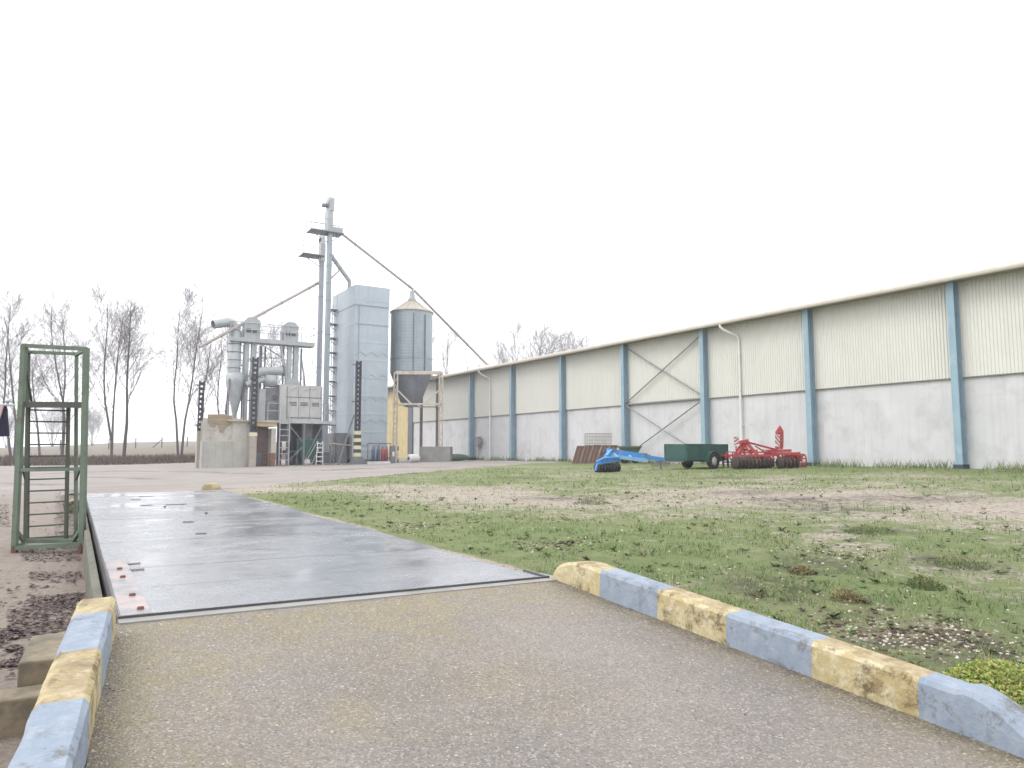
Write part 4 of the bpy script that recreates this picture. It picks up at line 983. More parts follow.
rk = thing('guard_rail', c, 'thin steel rail in front of the coloured bottles', 'rail')
xa, xb = onY(368, 440, 46).x, onY(391, 440, 46).x; zr = onY(378, 443.5, 46).z
MB().tube((xa, 46, zr), (xb, 46, zr), .03, n=6).build('top_rail', 'dull_steel', rk)
for x in (xa, (xa + xb) / 2, xb): MB().tube((x, 46, c.z), (x, 46, zr), .025, n=6).build('upright', 'dull_steel', rk)
mb = MB(); mb.box(onY(367, 440, 45.3).x, onY(389.5, 440, 45.3).x, 45.1, 45.35, c.z - .1, c.z + .14); tag(mb.build('white_beam', 'white_paint'), 'white painted beam lying on the ground before the bottles', 'beam')
c = at_foot(392.5, 45.4)
bl = thing('bollard', c, 'dark stubby bollard with a white mark beside the white beam', 'bollard')
zt_ = onY(392, 446, 45.4).z
MB().box(c.x - .16, c.x + .16, c.y - .16, c.y + .16, c.z - .05, zt_).build('post', 'dull_steel', bl, .02); MB().box(c.x - .06, c.x + .08, c.y - .17, c.y - .162, c.z + .45, c.z + .75).build('white_mark', 'white_paint', bl)
c = at_foot(398.2, 45.6); zt_ = onY(398, 438, 45.6).z
pl_ = thing('marker_pole', c, 'thin yellow and black pole right of the dark bollard', 'pole')
for k in range(6):
    z0, z1 = c.z + (zt_ - c.z) * k / 6, c.z + (zt_ - c.z) * (k + 1) / 6; MB().tube((c.x, c.y, z0), (c.x, c.y, z1), .045, n=8).build('pole_band', 'band_yellow' if k % 3 else 'band_black', pl_)
def lump(name, px, Y, a, b, h, m, label, cat):
    c = at_foot(px, Y); mb = MB(); n = 14; prof = []
    vs = []; L = 7
    for i in range(L + 1):
        t = i / L; r = math.sin(math.pi * (.12 + .76 * t)) ** .6
        for j in range(n):
            q = 2 * math.pi * j / n; k = 1 + .25 * (float(fbm(i * 1.3, j * .9, 1., 12)) - .5)
            vs.append((c.x - a + 2 * a * t, c.y + math.cos(q) * b * r * k, c.z + h / 2 + math.sin(q) * h / 2 * r * k))
    mb.add(vs, [(i * n + j, i * n + (j + 1) % n, (i + 1) * n + (j + 1) % n, (i + 1) * n + j) for i in range(L) for j in range(n)], 0, True)
    mb.add(vs[:n], [tuple(range(n))[::-1]]); mb.add(vs[-n:], [tuple(range(n))])
    return tag(mb.build(name, m), label, cat)
c = at_foot(413.5, 45.9)
br = thing('plastic_drum', c, 'small white drum lying by the left end of the concrete trough', 'drum')
MB().lathe([(.01, -.4), (.26, -.4), (.28, -.36), (.28, .36), (.26, .4), (.01, .4)], (c.x, c.y, c.z + .28), (.95, .3, 0), 18).build('drum_body', 'white_paint', br)
MB().lathe([(.01, .4), (.1, .4), (.1, .44), (.01, .44)], (c.x, c.y, c.z + .28), (-.95, -.3, 0), 12).build('drum_cap', 'vent_dark', br)
lump('rolled_tarpaulin', 456, 47.0, .95, .3, .5, 'tub_green', 'rolled green tarpaulin lying against the wall right of the trough', 'tarpaulin')
lump('rubble_heap', 471.5, 48.5, .4, .3, .22, 'dark_foot', 'small dark heap at the wall foot right of the tarpaulin', 'heap')

# ------------------------------------------------------------------ machines on the grass
def frame_at(px, py, dx):     # origin on ground; a = direction along the object in ground plane
    P = gnd(px, py); return P
# green box trailer
P = gnd(697, 468.5); d = (RT * -.8 - GO * .6).normalized(); s = (RT * .6 - GO * .8).normalized(); u = Vector((0, 0, 1))
tr = thing('box_trailer', P, 'dark green single axle box trailer with its drawbar to the left', 'trailer')
zb_, zt_ = .35, .97; L, Wd = 1.28, .55
def T(a, b, z): return P + d * a + s * b + u * z
mb = MB(); th = .025
mb.obox(T(0, 0, zb_), d * L, s * Wd, u * .03)
for b in (-Wd, Wd): mb.obox(T(0, b, (zb_ + zt_) / 2), d * L, s * th, u * (zt_ - zb_) / 2)
mb.build('tub', 'trailer_green', tr)
for a, nm in ((L, 'front_board'), (-L, 'tailgate')): MB().obox(T(a, 0, (zb_ + zt_) / 2), d * th, s * (Wd - .03), u * (zt_ - zb_) / 2 * .995).build(nm, 'trailer_green', tr)
mb = MB()
for b in (-Wd, Wd):
    mb.obox(T(0, b, zt_), d * (L + .02), s * .04, u * .025)
    for a in (-L, -.25, .5, L): mb.obox(T(a, b * 1.03, (zb_ + zt_) / 2), d * .025, s * .02, u * (zt_ - zb_) / 2)
mb.build('rim_frame', 'trailer_green', tr)
for b in (-1, 1):
    pc = T(-.2, b * (Wd + .11), .31)
    wl = MB().lathe([(.19, -.09), (.3, -.09), (.315, -.05), (.315, .05), (.3, .09), (.19, .09), (.19, -.09)], pc, s, 24).build('wheel', 'tyre', tr)
    MB().lathe([(.01, b * .07), (.1, b * .085), (.14, b * .06), (.19, b * .05), (.19, 0), (.01, 0)], pc, s, 20).build('rim', 'hub_white', wl)
    mb = MB(); n = 12; vs = []
    for k in range(n + 1):
        a = math.pi * (k / n) * 1.05 - .08
        for rr, bb in ((.36, -.1), (.36, .1), (.41, .1), (.41, -.1)): vs.append(pc + d * math.cos(a) * rr + u * math.sin(a) * rr + s * bb)
    mb.add(vs, [(4 * k + j, 4 * k + (j + 1) % 4, 4 * k + 4 + (j + 1) % 4, 4 * k + 4 + j) for k in range(n) for j in range(4)]); mb.build('mudguard', 'trailer_green', tr)
MB().tube(T(-.2, -Wd - .1, .31), T(-.2, Wd + .1, .31), .035).build('axle', 'dull_steel', tr)
mb = MB(); mb.beam(T(L, .4, .3), T(L + .95, 0, .3), .06, .06); mb.beam(T(L, -.4, .3), T(L + .95, 0, .3), .06, .06); mb.beam(T(L + .85, 0, .3), T(L + 1.15, 0, .3), .08, .08); mb.beam(T(L + .9, 0, .28), T(L + .9, 0, .0), .05, .05)
mb.build('drawbar', 'dull_steel', tr)
mb = MB()
for b in (-.3, .3): mb.obox(T(-L - .03, b * 1.5, zb_ + .02), d * .02, s * .07, u * .05)
mb.build('tail_light', 'gas_red', tr)

# red disc harrow
P = gnd(766, 468.5); DH = (P - CAM).dot(GO); k_ = DH / F
hr_ = thing('disc_harrow', P, 'red disc harrow with muddy discs and striped warning boards', 'harrow')
def Hh(px, py, dd=0.): return onD(px, py, DH) + GO * dd      # dd metres behind the front row
gz0 = P.z
for dd, x0, x1, n in ((-.1, 729, 771, 10), (1.1, 731, 769, 9), (0., 777, 796, 5), (1.1, 778, 797, 5)):
    gang = thing('disc_gang', Hh((x0 + x1) / 2, 462, dd), None, None); gang.name = 'disc_gang'
    gang.parent = hr_; gang.location = Vector(gang.location) - P
    ax = (RT * .93 + GO * (.36 if dd < .5 else -.36)).normalized()
    c = Hh((x0 + x1) / 2, 462, dd); c.z = gz0 + .235; half = (x1 - x0) / 2 * k_
    ROOTLOC[gang.name] = tuple(Vector(gang.location) + P)
    MB().tube(c - ax * half, c + ax * half, .03, n=8).build('axle', 'dull_steel', gang)
    for j in range(n):
        q = c + ax * half * (2 * j / (n - 1) - 1)
        MB().lathe([(.012, 0), (.14, .015), (.25, .06), (.245, .05), (.135, .002), (.012, -.012)], q, ax, 16).build('disc', 'soil_disc', gang)
mb = MB()
for dd in (-.1, 1.1):
    mb.beam(Hh(728, 455.5, dd), Hh(773, 455.5, dd), .08, .08); mb.beam(Hh(775, 453.5, dd), Hh(798, 453.5, dd), .1, .1)
for px in (731, 745, 760, 772, 778, 796): mb.beam(Hh(px, 455.2, -.1), Hh(px, 455.2, 1.1), .07, .07)
mb.beam(Hh(729, 452, .3), Hh(738, 452, .3), .04, .04); mb.beam(Hh(729, 452, .3), Hh(729, 458, .3), .04, .04); mb.beam(Hh(735, 452, .3), Hh(735, 458, .3), .04, .04)
mb.beam(Hh(770, 451, .4), Hh(794, 450.5, .4), .3, .1); mb.beam(Hh(737, 452.8, .2), Hh(768, 452.2, .2), .1, .06); mb.beam(Hh(741, 449.5, .6), Hh(762, 451, .6), .08, .06)
for px in (740, 746, 753, 759, 766, 774, 784, 791): mb.beam(Hh(px, 449.5, .3), Hh(px + .8, 456, .2), .045, .05)
mb.build('frame', 'red_paint', hr_)
for px in range(732, 796, 5):
    for d0 in (0, 1.1): MB().beam(Hh(px, 455, d0), Hh(px + 1.2, 460, d0 - .12), .03, .06).build('disc_arm', 'red_paint', hr_)
mb = MB()
mb.beam(Hh(739, 455, .1), Hh(748, 441, .3), .1, .14); mb.beam(Hh(758, 455, .1), Hh(748, 441, .3), .1, .12); mb.beam(Hh(742, 455, .9), Hh(748, 441, .5), .08, .1); mb.beam(Hh(764, 454, .9), Hh(749, 441, .5), .08, .1)
mb.beam(Hh(738, 443, .3), Hh(750, 440.5, .3), .3, .12); mb.beam(Hh(752, 454, .2), Hh(746, 443, .3), .06, .08); mb.beam(Hh(741, 447, .4), Hh(755, 452, .4), .06, .08)
mb.build('headstock', 'red_paint', hr_)
mb = MB(); mb.tube(Hh(748, 441.5, .3), Hh(782, 450, .5), .04, n=8); mb.tube(Hh(757, 446, .2), Hh(768, 453, .2), .03, n=6); mb.build('top_link', 'red_paint', hr_)
mb = MB()
mb.prism([Hh(780, 449, .4), Hh(779.5, 440, .4), Hh(780.3, 431, .4), Hh(784, 425.2, .4), Hh(787.3, 430.5, .4), Hh(787.5, 440, .4), Hh(787, 449, .4)], GO * .14); mb.build('folded_wing', 'red_paint', hr_)
mb = MB()
for q in range(5): mb.beam(Hh(781, 432 + 3.2 * q, .38), Hh(786.6, 430.5 + 3.2 * q, .38), .03, .035)
mb.build('wing_rib', 'gas_red', hr_)
for x0, x1, y0, y1, sk, dd in ((734.5, 739.5, 436.5, 446, -1, .1), (775.8, 780.6, 434.5, 446.5, 1, .1)):
    bp_ = lambda u_, v_, d_=0.: Hh(x0 + (x1 - x0) * u_, y1 - (y1 - y0) * v_ + (u_ - .5) * 1.2, dd - d_)
    a = [bp_(0, 0), bp_(1, 0), bp_(1, 1), bp_(0, 1)]
    o = MB().prism(a, GO * .02).build('warning_board', 'white_paint', hr_)
    for v0 in (-.12, .28, .68):
        cl_ = lambda q_: min(.985, max(.015, q_)); e0, e1 = (0, .42) if sk > 0 else (.42, 0)
        pl = [bp_(.04, cl_(v0 + e1), .006), bp_(.96, cl_(v0 + e0), .006), bp_(.96, cl_(v0 + .22 + e0), .006), bp_(.04, cl_(v0 + .22 + e1), .006)]
        MB().prism(pl, GO * .004).build('red_stripe', 'gas_red', o)
    b = (Vector(a[0]) + Vector(a[1])) / 2; MB().beam(b + GO * .03, b + GO * .03 - Vector((0, 0, .45)), .035, .035).build('board_bracket', 'red_paint', hr_)
mb = MB(); c = Hh(801, 461, .5); c.z = gz0 + .3
for j in range(9):
    a = 2 * math.pi * j / 9; o_ = GO * math.cos(a) * .26 + Vector((0, 0, math.sin(a) * .26)); mb.beam(c + o_ - RT * .4, c + o_ + RT * .32, .03, .05)
for t in (-.4, 0, .32): mb.lathe([(.2, -.012), (.28, -.012), (.28, .012), (.2, .012), (.2, -.012)], c + RT * t, RT, 18)
mb.build('cage_roller', 'red_paint', hr_)
mb = MB(); mb.beam(Hh(795, 455, .5), Hh(804.5, 453.5, .5), .1, .12); mb.beam(Hh(803.5, 452, .5), Hh(805.5, 461, .5), .06, .1); mb.beam(Hh(796, 456, .5), Hh(797.5, 461, .5), .06, .1); mb.build('roller_arm', 'red_paint', hr_)

# blue roller frame
P = gnd(612, 472); DBl = (P - CAM).dot(GO)
bm_ = thing('blue_roller', P, 'bright blue farm roller frame with black packer rings lying on the grass', 'farm roller')
def Bb(px, py, dd=0.): return onD(px, py, DBl) + GO * dd
ax = (RT * .8 + GO * .6).normalized(); c = Bb(607, 467.2); c.z = P.z + .16
mb = MB(); mb.tube(c - ax * .55, c + ax * .6, .05); mb.build('roller_axle', 'dull_steel', bm_)
for j in range(8): MB().lathe([(.05, -.05), (.13, -.05), (.18, 0), (.13, .05), (.05, .05)], c + ax * (-.52 + j * .155), ax, 20).build('packer_ring', 'tyre', bm_)
mb = MB()
mb.path([Bb(594.5, 470.5, -.35), Bb(596, 465.5, -.35), Bb(600, 460.5, -.2), Bb(606, 457, 0)], [.05, .06, .07, .07], 8)
mb.path([Bb(595.5, 462, -.3), Bb(603, 458, -.3), Bb(620, 457.5, .4), Bb(621.5, 462, .5)], [.045, .05, .05, .05], 8)
mb.beam(Bb(597, 463.5, -.3), Bb(619, 459.5, .5), .16, .1); mb.beam(Bb(606, 457.5, 0), Bb(613, 451.5, .5), .14, .2)
mb.build('roller_fork', 'blue_paint', bm_)
mb = MB(); mb.beam(Bb(609, 450.8, .5), Bb(656, 457.5, 1.3), .16, .2); mb.beam(Bb(650, 456.8, 1.2), Bb(672.5, 460, 1.6), .13, .14); mb.build('main_beam', 'blue_paint', bm_)
mb = MB(); mb.beam(Bb(612, 456, .3), Bb(652, 461, 1.1), .12, .14); mb.beam(Bb(614, 452, .5), Bb(618, 458, .3), .1, .1); mb.beam(Bb(648, 457, 1.2), Bb(652, 461.5, 1.1), .1, .1); mb.beam(Bb(632, 455, .9), Bb(634, 459, .7), .1, .1); mb.build('lower_beam', 'pale_blue_paint', bm_)
mb = MB(); mb.box(*sorted((Bb(612.5, 452, .5).x, Bb(618, 452, .5).x)), Bb(615, 450, .5).y - .1, Bb(615, 450, .5).y + .1, Bb(615, 451.2, .5).z, Bb(615, 448.6, .5).z); q = Bb(650, 455.6, 1.2); mb.obox(q, RT * .11, GO * .1, Vector((0, 0, .09))); mb.build('mount_block', 'doorway_dark', bm_)
mb = MB(); mb.path([Bb(603, 457, -.1), Bb(601, 454, 0), Bb(607, 452.5, .2), Bb(611, 454, .3)], .02, 6); mb.build('hose', 'tyre', bm_)

# harrow tines lying between blue roller and trailer
P = gnd(661, 466.5); Dt = (P - CAM).dot(GO); th_ = thing('spike_harrow', P, 'low rusty spike harrow on the grass between blue roller and trailer', 'harrow')
mb = MB()
for dd in (0, .35, .7): mb.beam(onD(653, 463.5, Dt) + GO * dd, onD(671, 463.5, Dt) + GO * dd, .04, .05)
for px in (654, 662, 670): mb.beam(onD(px, 463, Dt), onD(px, 463, Dt) + GO * .7, .04, .04)
mb.build('bar_frame', 'rust_grey', th_)
mb = MB()
for dd in (0, .35, .7):
    for px in range(654, 672, 3): q = onD(px, 463.6, Dt) + GO * dd; mb.beam(q, (q.x, q.y, gzf(q.x, q.y) - .02), .02, .02)
mb.build('tine', 'rust_grey', th_)

# rusty panels leaning at the wall, wire cage behind, green tub
lab = ['leftmost rusty brown panel, leaning on the others by the wall', 'rusty panel second from the left end of the row by the wall', 'middle rusty panel of the row below the wire cage',
       'rusty panel second from the right end of the row below the wire cage', 'rightmost rusty panel of the row, half behind the blue frame']
Dp = 40.6
for k in range(5):
    px0 = 571.5 + k * 8.3; a = onD(px0, 461, Dp - .1 * k); b = onD(px0 + 7.9, 461, Dp - .1 * k); t = Vector((.3, .02, 0)) + RT * .08; h = 1.02 + .03 * random.uniform(-1, 1)
    g = gzf(a.x, a.y) - .02; a.z = g; b.z = g
    pn = thing('rusty_panel', (a + b) / 2, lab[k], 'metal panel', 'rusty panels leaning by the warehouse wall')
    e = (b - a); MB().prism([a, b, b + t + Vector((0, 0, h)), a + t + Vector((0, 0, h))], GO * .04).build('sheet', 'rust_panel', pn)
    mb = MB()
    for f_ in (.06, .5, .94): q = a + e * f_ - GO * .025; mb.beam(q, q + t + Vector((0, 0, h)), .05, .04)
    for f_ in (.03, .97): q0_ = a + t * f_ + Vector((0, 0, h * f_)) - GO * .03; mb.beam(q0_, q0_ + e, .04, .06)
    mb.build('stiffener', 'rust_grey', pn)
Dc = 41.4; c = gnd(598, 461.5)
x0_, x1_ = onD(585.5, 440, Dc), onD(611.5, 440, Dc); g = gzf(x0_.x, x0_.y); zl, zh = onD(598, 446.5, Dc).z, onD(598, 433.5, Dc).z
cg = thing('wire_cage', ((x0_ + x1_) / 2).to_2d().to_3d() + Vector((0, 0, g)), 'wire mesh cage on thin legs above the rusty panels', 'wire cage')
mb = MB()
for dd in (0, .5):
    for k in range(12):
        q = x0_.lerp(x1_, k / 11) + GO * dd; mb.tube((q.x, q.y, zl), (q.x, q.y, zh), .012, n=4)
    for k in range(5):
        z = zl + (zh - zl) * k / 4; a, b = x0_ + GO * dd, x1_ + GO * dd; mb.tube((a.x, a.y, z), (b.x, b.y, z), .014, n=4)
for e_ in (x0_, x1_):
    for k in range(5): z = zl + (zh - zl) * k / 4; b = e_ + GO * .5; mb.tube((e_.x, e_.y, z), (b.x, b.y, z), .012, n=4)
mb.build('mesh', 'mesh_wire', cg)
mb = MB()
for dd in (0, .5):
    a, b = x0_ + GO * dd, x1_ + GO * dd; mb.beam((a.x, a.y, zl), (b.x, b.y, zl), .06, .06)
    for f_ in (.02, .5, .98): q = a.lerp(b, f_); mb.beam((q.x, q.y, g - .05), (q.x, q.y, zl), .05, .05)
mb.build('leg_frame', 'rust_grey', cg)
P = gnd(629, 463.5); Dg = (P - CAM).dot(GO)
tg = thing('spreader_cart', P, 'small two wheeled green tub cart behind the blue roller frame', 'cart')
zt_, zb_ = onD(629, 446.8, Dg).z, onD(629, 455, Dg).z; hw = 10 * Dg / F
c0 = onD(629.5, 440, Dg)
mb = MB(); v = []
for z, a, b in ((zb_, hw * .62, .35), (zt_, hw, .6), (zt_, hw * .95, .55), (zb_ + .04, hw * .58, .3)):
    for s_, t_ in ((-1, -1), (1, -1), (1, 1), (-1, 1)): q = c0 + RT * s_ * a + GO * t_ * b; v.append((q.x, q.y, z))
mb.add(v, [(0, 3, 2, 1)] + [(4 * k + j, 4 * k + (j + 1) % 4, 4 * k + 4 + (j + 1) % 4, 4 * k + 4 + j) for k in range(3) for j in range(4)] + [(12, 13, 14, 15)]); mb.build('tub', 'tub_green', tg)
mb = MB()
for t_ in (-.62, .62): q = c0 + GO * t_; mb.beam(Vector((q.x, q.y, zt_)) - RT * (hw + .03), Vector((q.x, q.y, zt_)) + RT * (hw + .03), .05, .07)
mb.build('rim', 'tub_green', tg)
for s_ in (-1, 1):
    q = c0 + RT * (s_ * .28) - GO * .1; q.z = P.z + .25; wl = MB().lathe([(.12, -.07), (.24, -.07), (.25, 0), (.24, .07), (.12, .07), (.12, -.07)], q, (RT * .5 - GO * .85), 20).build('wheel', 'tyre', tg)
    MB().lathe([(.01, .03), (.12, .05), (.12, -.05), (.01, -.03)], q, (RT * .5 - GO * .85), 14).build('rim', 'dull_steel', wl)
mb = MB(); q = Vector((c0.x, c0.y, zb_)); mb.beam(q - RT * .35, q + RT * .35, .3, .06); mb.beam(q - RT * .25, Vector((c0.x, c0.y, P.z + .25)) - RT * .25, .05, .05); mb.beam(q + RT * .25, Vector((c0.x, c0.y, P.z + .25)) + RT * .25, .05, .05); mb.build('chassis', 'dull_steel', tg)

# ------------------------------------------------------------------ green access stand by the deck
DG = 11.0
ga = onD(14.5, 554, DG); gb_ = onD(83.5, 547, DG)
gl = gzf(ga.x, ga.y); 
an = thing('access_stand', ((ga + gb_) / 2).to_2d().to_3d() + Vector((0, 0, gl)), 'tall green tubular access stand with ladder rungs left of the weighbridge', 'access stand')
def Gp(px, py, dd=0.): return onD(px, py, DG + dd)
bk_ = .95                                                  # depth of the stand
zg = lambda p: gzf(p.x, p.y)
def post(p, q, w_, m, nm='post'): MB().beam(p, q, w_, w_, RT).build(nm, m, an)
post(Gp(14.5, 551), Gp(24.2, 344.5), .07, 'gantry_green'); post(Gp(82, 546), Gp(86.3, 348), .07, 'gantry_green')
bl_, br_ = Gp(25.5, 540, bk_), Gp(76, 536, bk_)
post(bl_ + Vector((0, 0, -.1)), Gp(28.5, 352, bk_ * .9), .042, 'gantry_dark'); post(br_ + Vector((0, 0, -.1)), Gp(76.5, 354, bk_ * .9), .042, 'gantry_green')
for a, b, w_, m in ((Gp(23.5, 345.5), Gp(87, 349), .055, 'gantry_green'), (Gp(28.5, 352, bk_ * .9), Gp(76.5, 354, bk_ * .9), .05, 'gantry_green'), (Gp(24.2, 345.5), Gp(28.5, 352.5, bk_ * .9), .05, 'gantry_green'), (Gp(86.3, 349), Gp(76.5, 354.5, bk_ * .9), .05, 'gantry_green')):
    MB().beam(a, b, w_, w_).build('top_rail', m, an)
mb = MB(); a, b = Gp(21.5, 404.5), Gp(85, 405); a2, b2 = Gp(27.5, 404.7, bk_ * .92), Gp(76, 405, bk_ * .92)
mb.prism([a + Vector((0, 0, -.045)), b + Vector((0, 0, -.045)), b2 + Vector((0, 0, -.045)), a2 + Vector((0, 0, -.045))], (0, 0, .09)); mb.build('standing_plate', 'gantry_dark', an)
MB().beam(Gp(18.5, 470), Gp(84.5, 469), .045, .05).build('cross_bar', 'gantry_green', an)
la, lb = Gp(27, 542, .35), Gp(66, 539, .35); ta, tb_ = Gp(28.3, 405, .35), Gp(68.5, 406, .35)
post(la, ta, .042, 'gantry_dark', 'ladder_stile'); post(lb, tb_, .042, 'gantry_dark', 'ladder_stile')
for k in range(12):
    t = .025 + k * .0853; MB().tube(la.lerp(ta, t), lb.lerp(tb_, t), .012, n=7).build('rung', 'gantry_dark', an)
mb = MB()
mb.beam(Gp(15.5, 548), Gp(82.3, 544), .06, .06); mb.beam(Gp(15, 530), Gp(24, 541, .2), .05, .05); mb.beam(Gp(82, 528), Gp(73, 541, .2), .05, .05)
mb.beam(Gp(24, 541, .2), Gp(73, 541, .2), .05, .06); mb.beam(Gp(15, 547), bl_, .05, .05); mb.beam(Gp(82, 543), br_, .05, .05); mb.beam(bl_, br_, .05, .05)
mb.build('base_frame', 'gantry_green', an)
for p_, q_ in ((Gp(20, 460), Gp(25.7, 480, bk_)), (Gp(84, 458), Gp(76, 480, bk_)), (Gp(23, 350), Gp(32, 404, bk_ * .8))): MB().beam(p_, q_, .03, .03).build('side_brace', 'gantry_dark', an)
for p in (Gp(14.3, 553), Gp(82, 547), bl_, br_):
    q = Vector((p.x, p.y, zg(p))); MB().tube(q + Vector((0, 0, -.03)), q + Vector((0, 0, max(.1, p.z - q.z + .06))), .05, .04, 8).build('foot', 'rust', an)

# flag-like cloth at the left edge of the picture
fp = onD(-9, 470, 13.0); g = gzf(fp.x, fp.y)
fl = thing('hung_cloth', (fp.x, fp.y, g), 'dark navy cloth hanging from a thin pole at the left edge', 'cloth')
FZ = lambda px, py: onD(px, py, 13.0)
MB().tube((fp.x, fp.y, g - .05), FZ(-9, 396), .035, n=8).build('pole', 'rail_steel', fl)
mb = MB(); mb.tube(FZ(-9, 404), FZ(15, 405.5), .022, n=6); mb.tube(FZ(6, 401.5), FZ(11, 400.5), .035, n=8); mb.build('arm', 'rail_steel', fl)
mb = MB(); mb.prism([FZ(5.2, 405), FZ(8, 436), FZ(0, 436.5), FZ(-5, 436), FZ(-2, 420)], GO * .05); mb.build('cloth', 'navy_cloth', fl)
mb = MB(); mb.prism([FZ(4.6, 405) - GO * .03, FZ(1.5, 416) - GO * .03, FZ(-4, 430) - GO * .03, FZ(-6, 404) - GO * .03], GO * .025); mb.build('pale_trim', 'pink_cloth', fl)

# yellow stone at far end of deck
P = gnd(206.5, 490); Dy = (P - CAM).dot(GO)
o = MB(); r = []
for (px, py) in ((200.5, 490.5), (201.5, 486), (205, 483.6), (211, 484), (214, 487.5), (214.5, 490.8)): r.append(onD(px, py, Dy))
o.prism(r, GO * .5); tag(o.build('kerb_stone', 'kerb_stone_yellow', None, .03), 'worn yellow kerb stone at the far end of the weighbridge', 'kerb stone')

# ------------------------------------------------------------------ trees
def make_tree(base, H, label, lean=0., stems=2, spread=.3, low=.2, seed=1, dens=1., group='bare trees behind the yard', rad=.0095, small=False):
    R_ = random.Random(seed); tk = MB(); cr = MB()
    def grow(p, d, L, r, lev):
        segs = [8, 6, 4, 2][lev]
        pts = [p.copy()]; rs = [r]; q = p.copy(); dd = d.copy()
        for k in range(segs):
            j = [.055, .1, .16, .2][lev]
            dd = (dd + Vector((R_.gauss(0, j), R_.gauss(0, j), R_.gauss(0, j * .5) + [.05, .075, .05, .03][lev]))).normalized()
            q = q + dd * L / segs; pts.append(q.copy()); rs.append(max(.0055, r * (1 - .8 * (k + 1) / segs)))
        (tk if lev < 1 else cr).path(pts, rs, 6 if lev == 0 else (4 if lev == 1 else 3), False)
        if lev == 3: return
        n = [int(18 * dens), int(12 * dens), 7][lev]; lo = [low, .15, .15][lev]
        for k in range(n):
            t = lo + (1 - lo) * (k + R_.random()) / n
            i = min(segs - 1, int(t * segs)); fr_ = t * segs - i; pp = pts[i].lerp(pts[i + 1], fr_); tg_ = (pts[i + 1] - pts[i]).normalized()
            a = R_.random() * 2 * math.pi; o1 = tg_.orthogonal().normalized(); o2 = tg_.cross(o1); ang = R_.uniform(.4, .85) if lev == 0 else R_.uniform(.35, .9)
            nd = (tg_ * math.cos(ang) + (o1 * math.cos(a) + o2 * math.sin(a)) * math.sin(ang)).normalized()
            ln = L * [R_.uniform(.36, .6) * (1.25 - .9 * t), R_.uniform(.34, .6) * (1.15 - .55 * t), R_.uniform(.35, .65)][lev]
            grow(pp, nd, ln, max(.0065, rs[i] * [.4, .5, .5][lev]), lev + 1)
    b = Vector(base)
    for s_ in range(stems):
        a = 2 * math.pi * (s_ / stems) + seed
        sp__ = spread * (.5 if stems == 1 else 1)
        d = Vector((RT.x * lean + math.cos(a) * sp__ * .6, RT.y * lean + math.sin(a) * sp__ * .6, 1)).normalized()
        grow(b + Vector((math.cos(a) * .12 * (stems > 1), math.sin(a) * .12 * (stems > 1), -.1)), d, H * R_.uniform(.86, 1.0), H * rad * (1.15 if stems == 1 else .85), 0)
    t = thing('bare_tree', base, label, 'tree', group)
    tk.build('trunk', 'bark', t); cr.build('crown', 'twig', t); return t
def tree_at(px, ytop, D, label, **k):
    P = onD(px, 452, D); z = gzf(P.x, P.y); zt = onD(px, ytop, D).z
    return make_tree((P.x, P.y, z), (zt - z) * 1.0, label, **k)
tree_at(13, 292, 66, 'bare tree at the left edge, left of the green stand', stems=2, spread=.16, seed=3, dens=1.1)
tree_at(40, 345, 76, 'slender leaning bare tree seen between the left uprights of the green stand', stems=1, lean=-.12, seed=14, dens=.8)
tree_at(62, 298, 70, 'forked bare tree seen through the middle of the green stand', stems=2, spread=.2, seed=5)
tree_at(112, 298, 66, 'twin stemmed bare tree just right of the green stand', stems=2, spread=.2, seed=8, dens=1.0, low=.3)
tree_at(124, 300, 67, 'single bare tree leaning right beside the twin stemmed one', stems=1, lean=.16, spread=.1, low=.35, seed=11, dens=1.1)
tree_at(180, 303, 66, 'bare tree with two close stems left of the bunker', stems=2, spread=.16, seed=22, low=.3, dens=1.0)
tree_at(196, 335, 71, 'thin bare tree rising right behind the left end of the bunker', stems=1, lean=.02, seed=24, dens=.8)
tree_at(222, 325, 82, 'bare tree seen behind the cyclone', stems=2, seed=27, dens=.9)
tree_at(262, 312, 84, 'bare tree seen between the two small elevators', stems=2, lean=.05, seed=29)
tree_at(300, 330, 88, 'bare tree seen right of the second small elevator', stems=1, seed=31, dens=.8)
G2 = 'bare treetops above the warehouse roof'
tree_at(444, 325, 98, 'narrow bare treetop close to the right of the silo', stems=2, spread=.15, seed=41, group=G2, low=.45, dens=.8)
tree_at(480, 338, 104, 'thin bare treetop where the spout meets the warehouse roof', stems=2, seed=43, group=G2, low=.4, dens=.8)
tree_at(508, 350, 112, 'faint thin treetop left of the dense one above the roof', stems=1, lean=-.05, seed=44, group=G2, low=.5, dens=.7)
tree_at(534, 325, 100, 'densest bare treetop above the warehouse roof', stems=3, spread=.3, seed=46, group=G2, low=.4, dens=1.05)
tree_at(567, 327, 104, 'open bare treetop just right of the dense one above the roof', stems=2, spread=.24, lean=.06, seed=48, group=G2, low=.45)
tree_at(588, 336, 114, 'rightmost and lowest bare treetop above the warehouse roof', stems=2, lean=.1, seed=51, group=G2, low=.5, dens=.8)
G3 = 'far trees beyond the field'
tree_at(92, 405, 190, 'small far bushy tree beyond the field right of the green stand', stems=4, spread=.5, seed=61, group=G3, low=.1, rad=.01)
tree_at(52, 400, 200, 'small far bushy tree beyond the field behind the green stand', stems=4, spread=.5, seed=63, group=G3, low=.1, rad=.01)
tree_at(6, 410, 190, 'small far bushy tree beyond the field at the left edge', stems=4, spread=.5, seed=64, group=G3, low=.1, rad=.01)

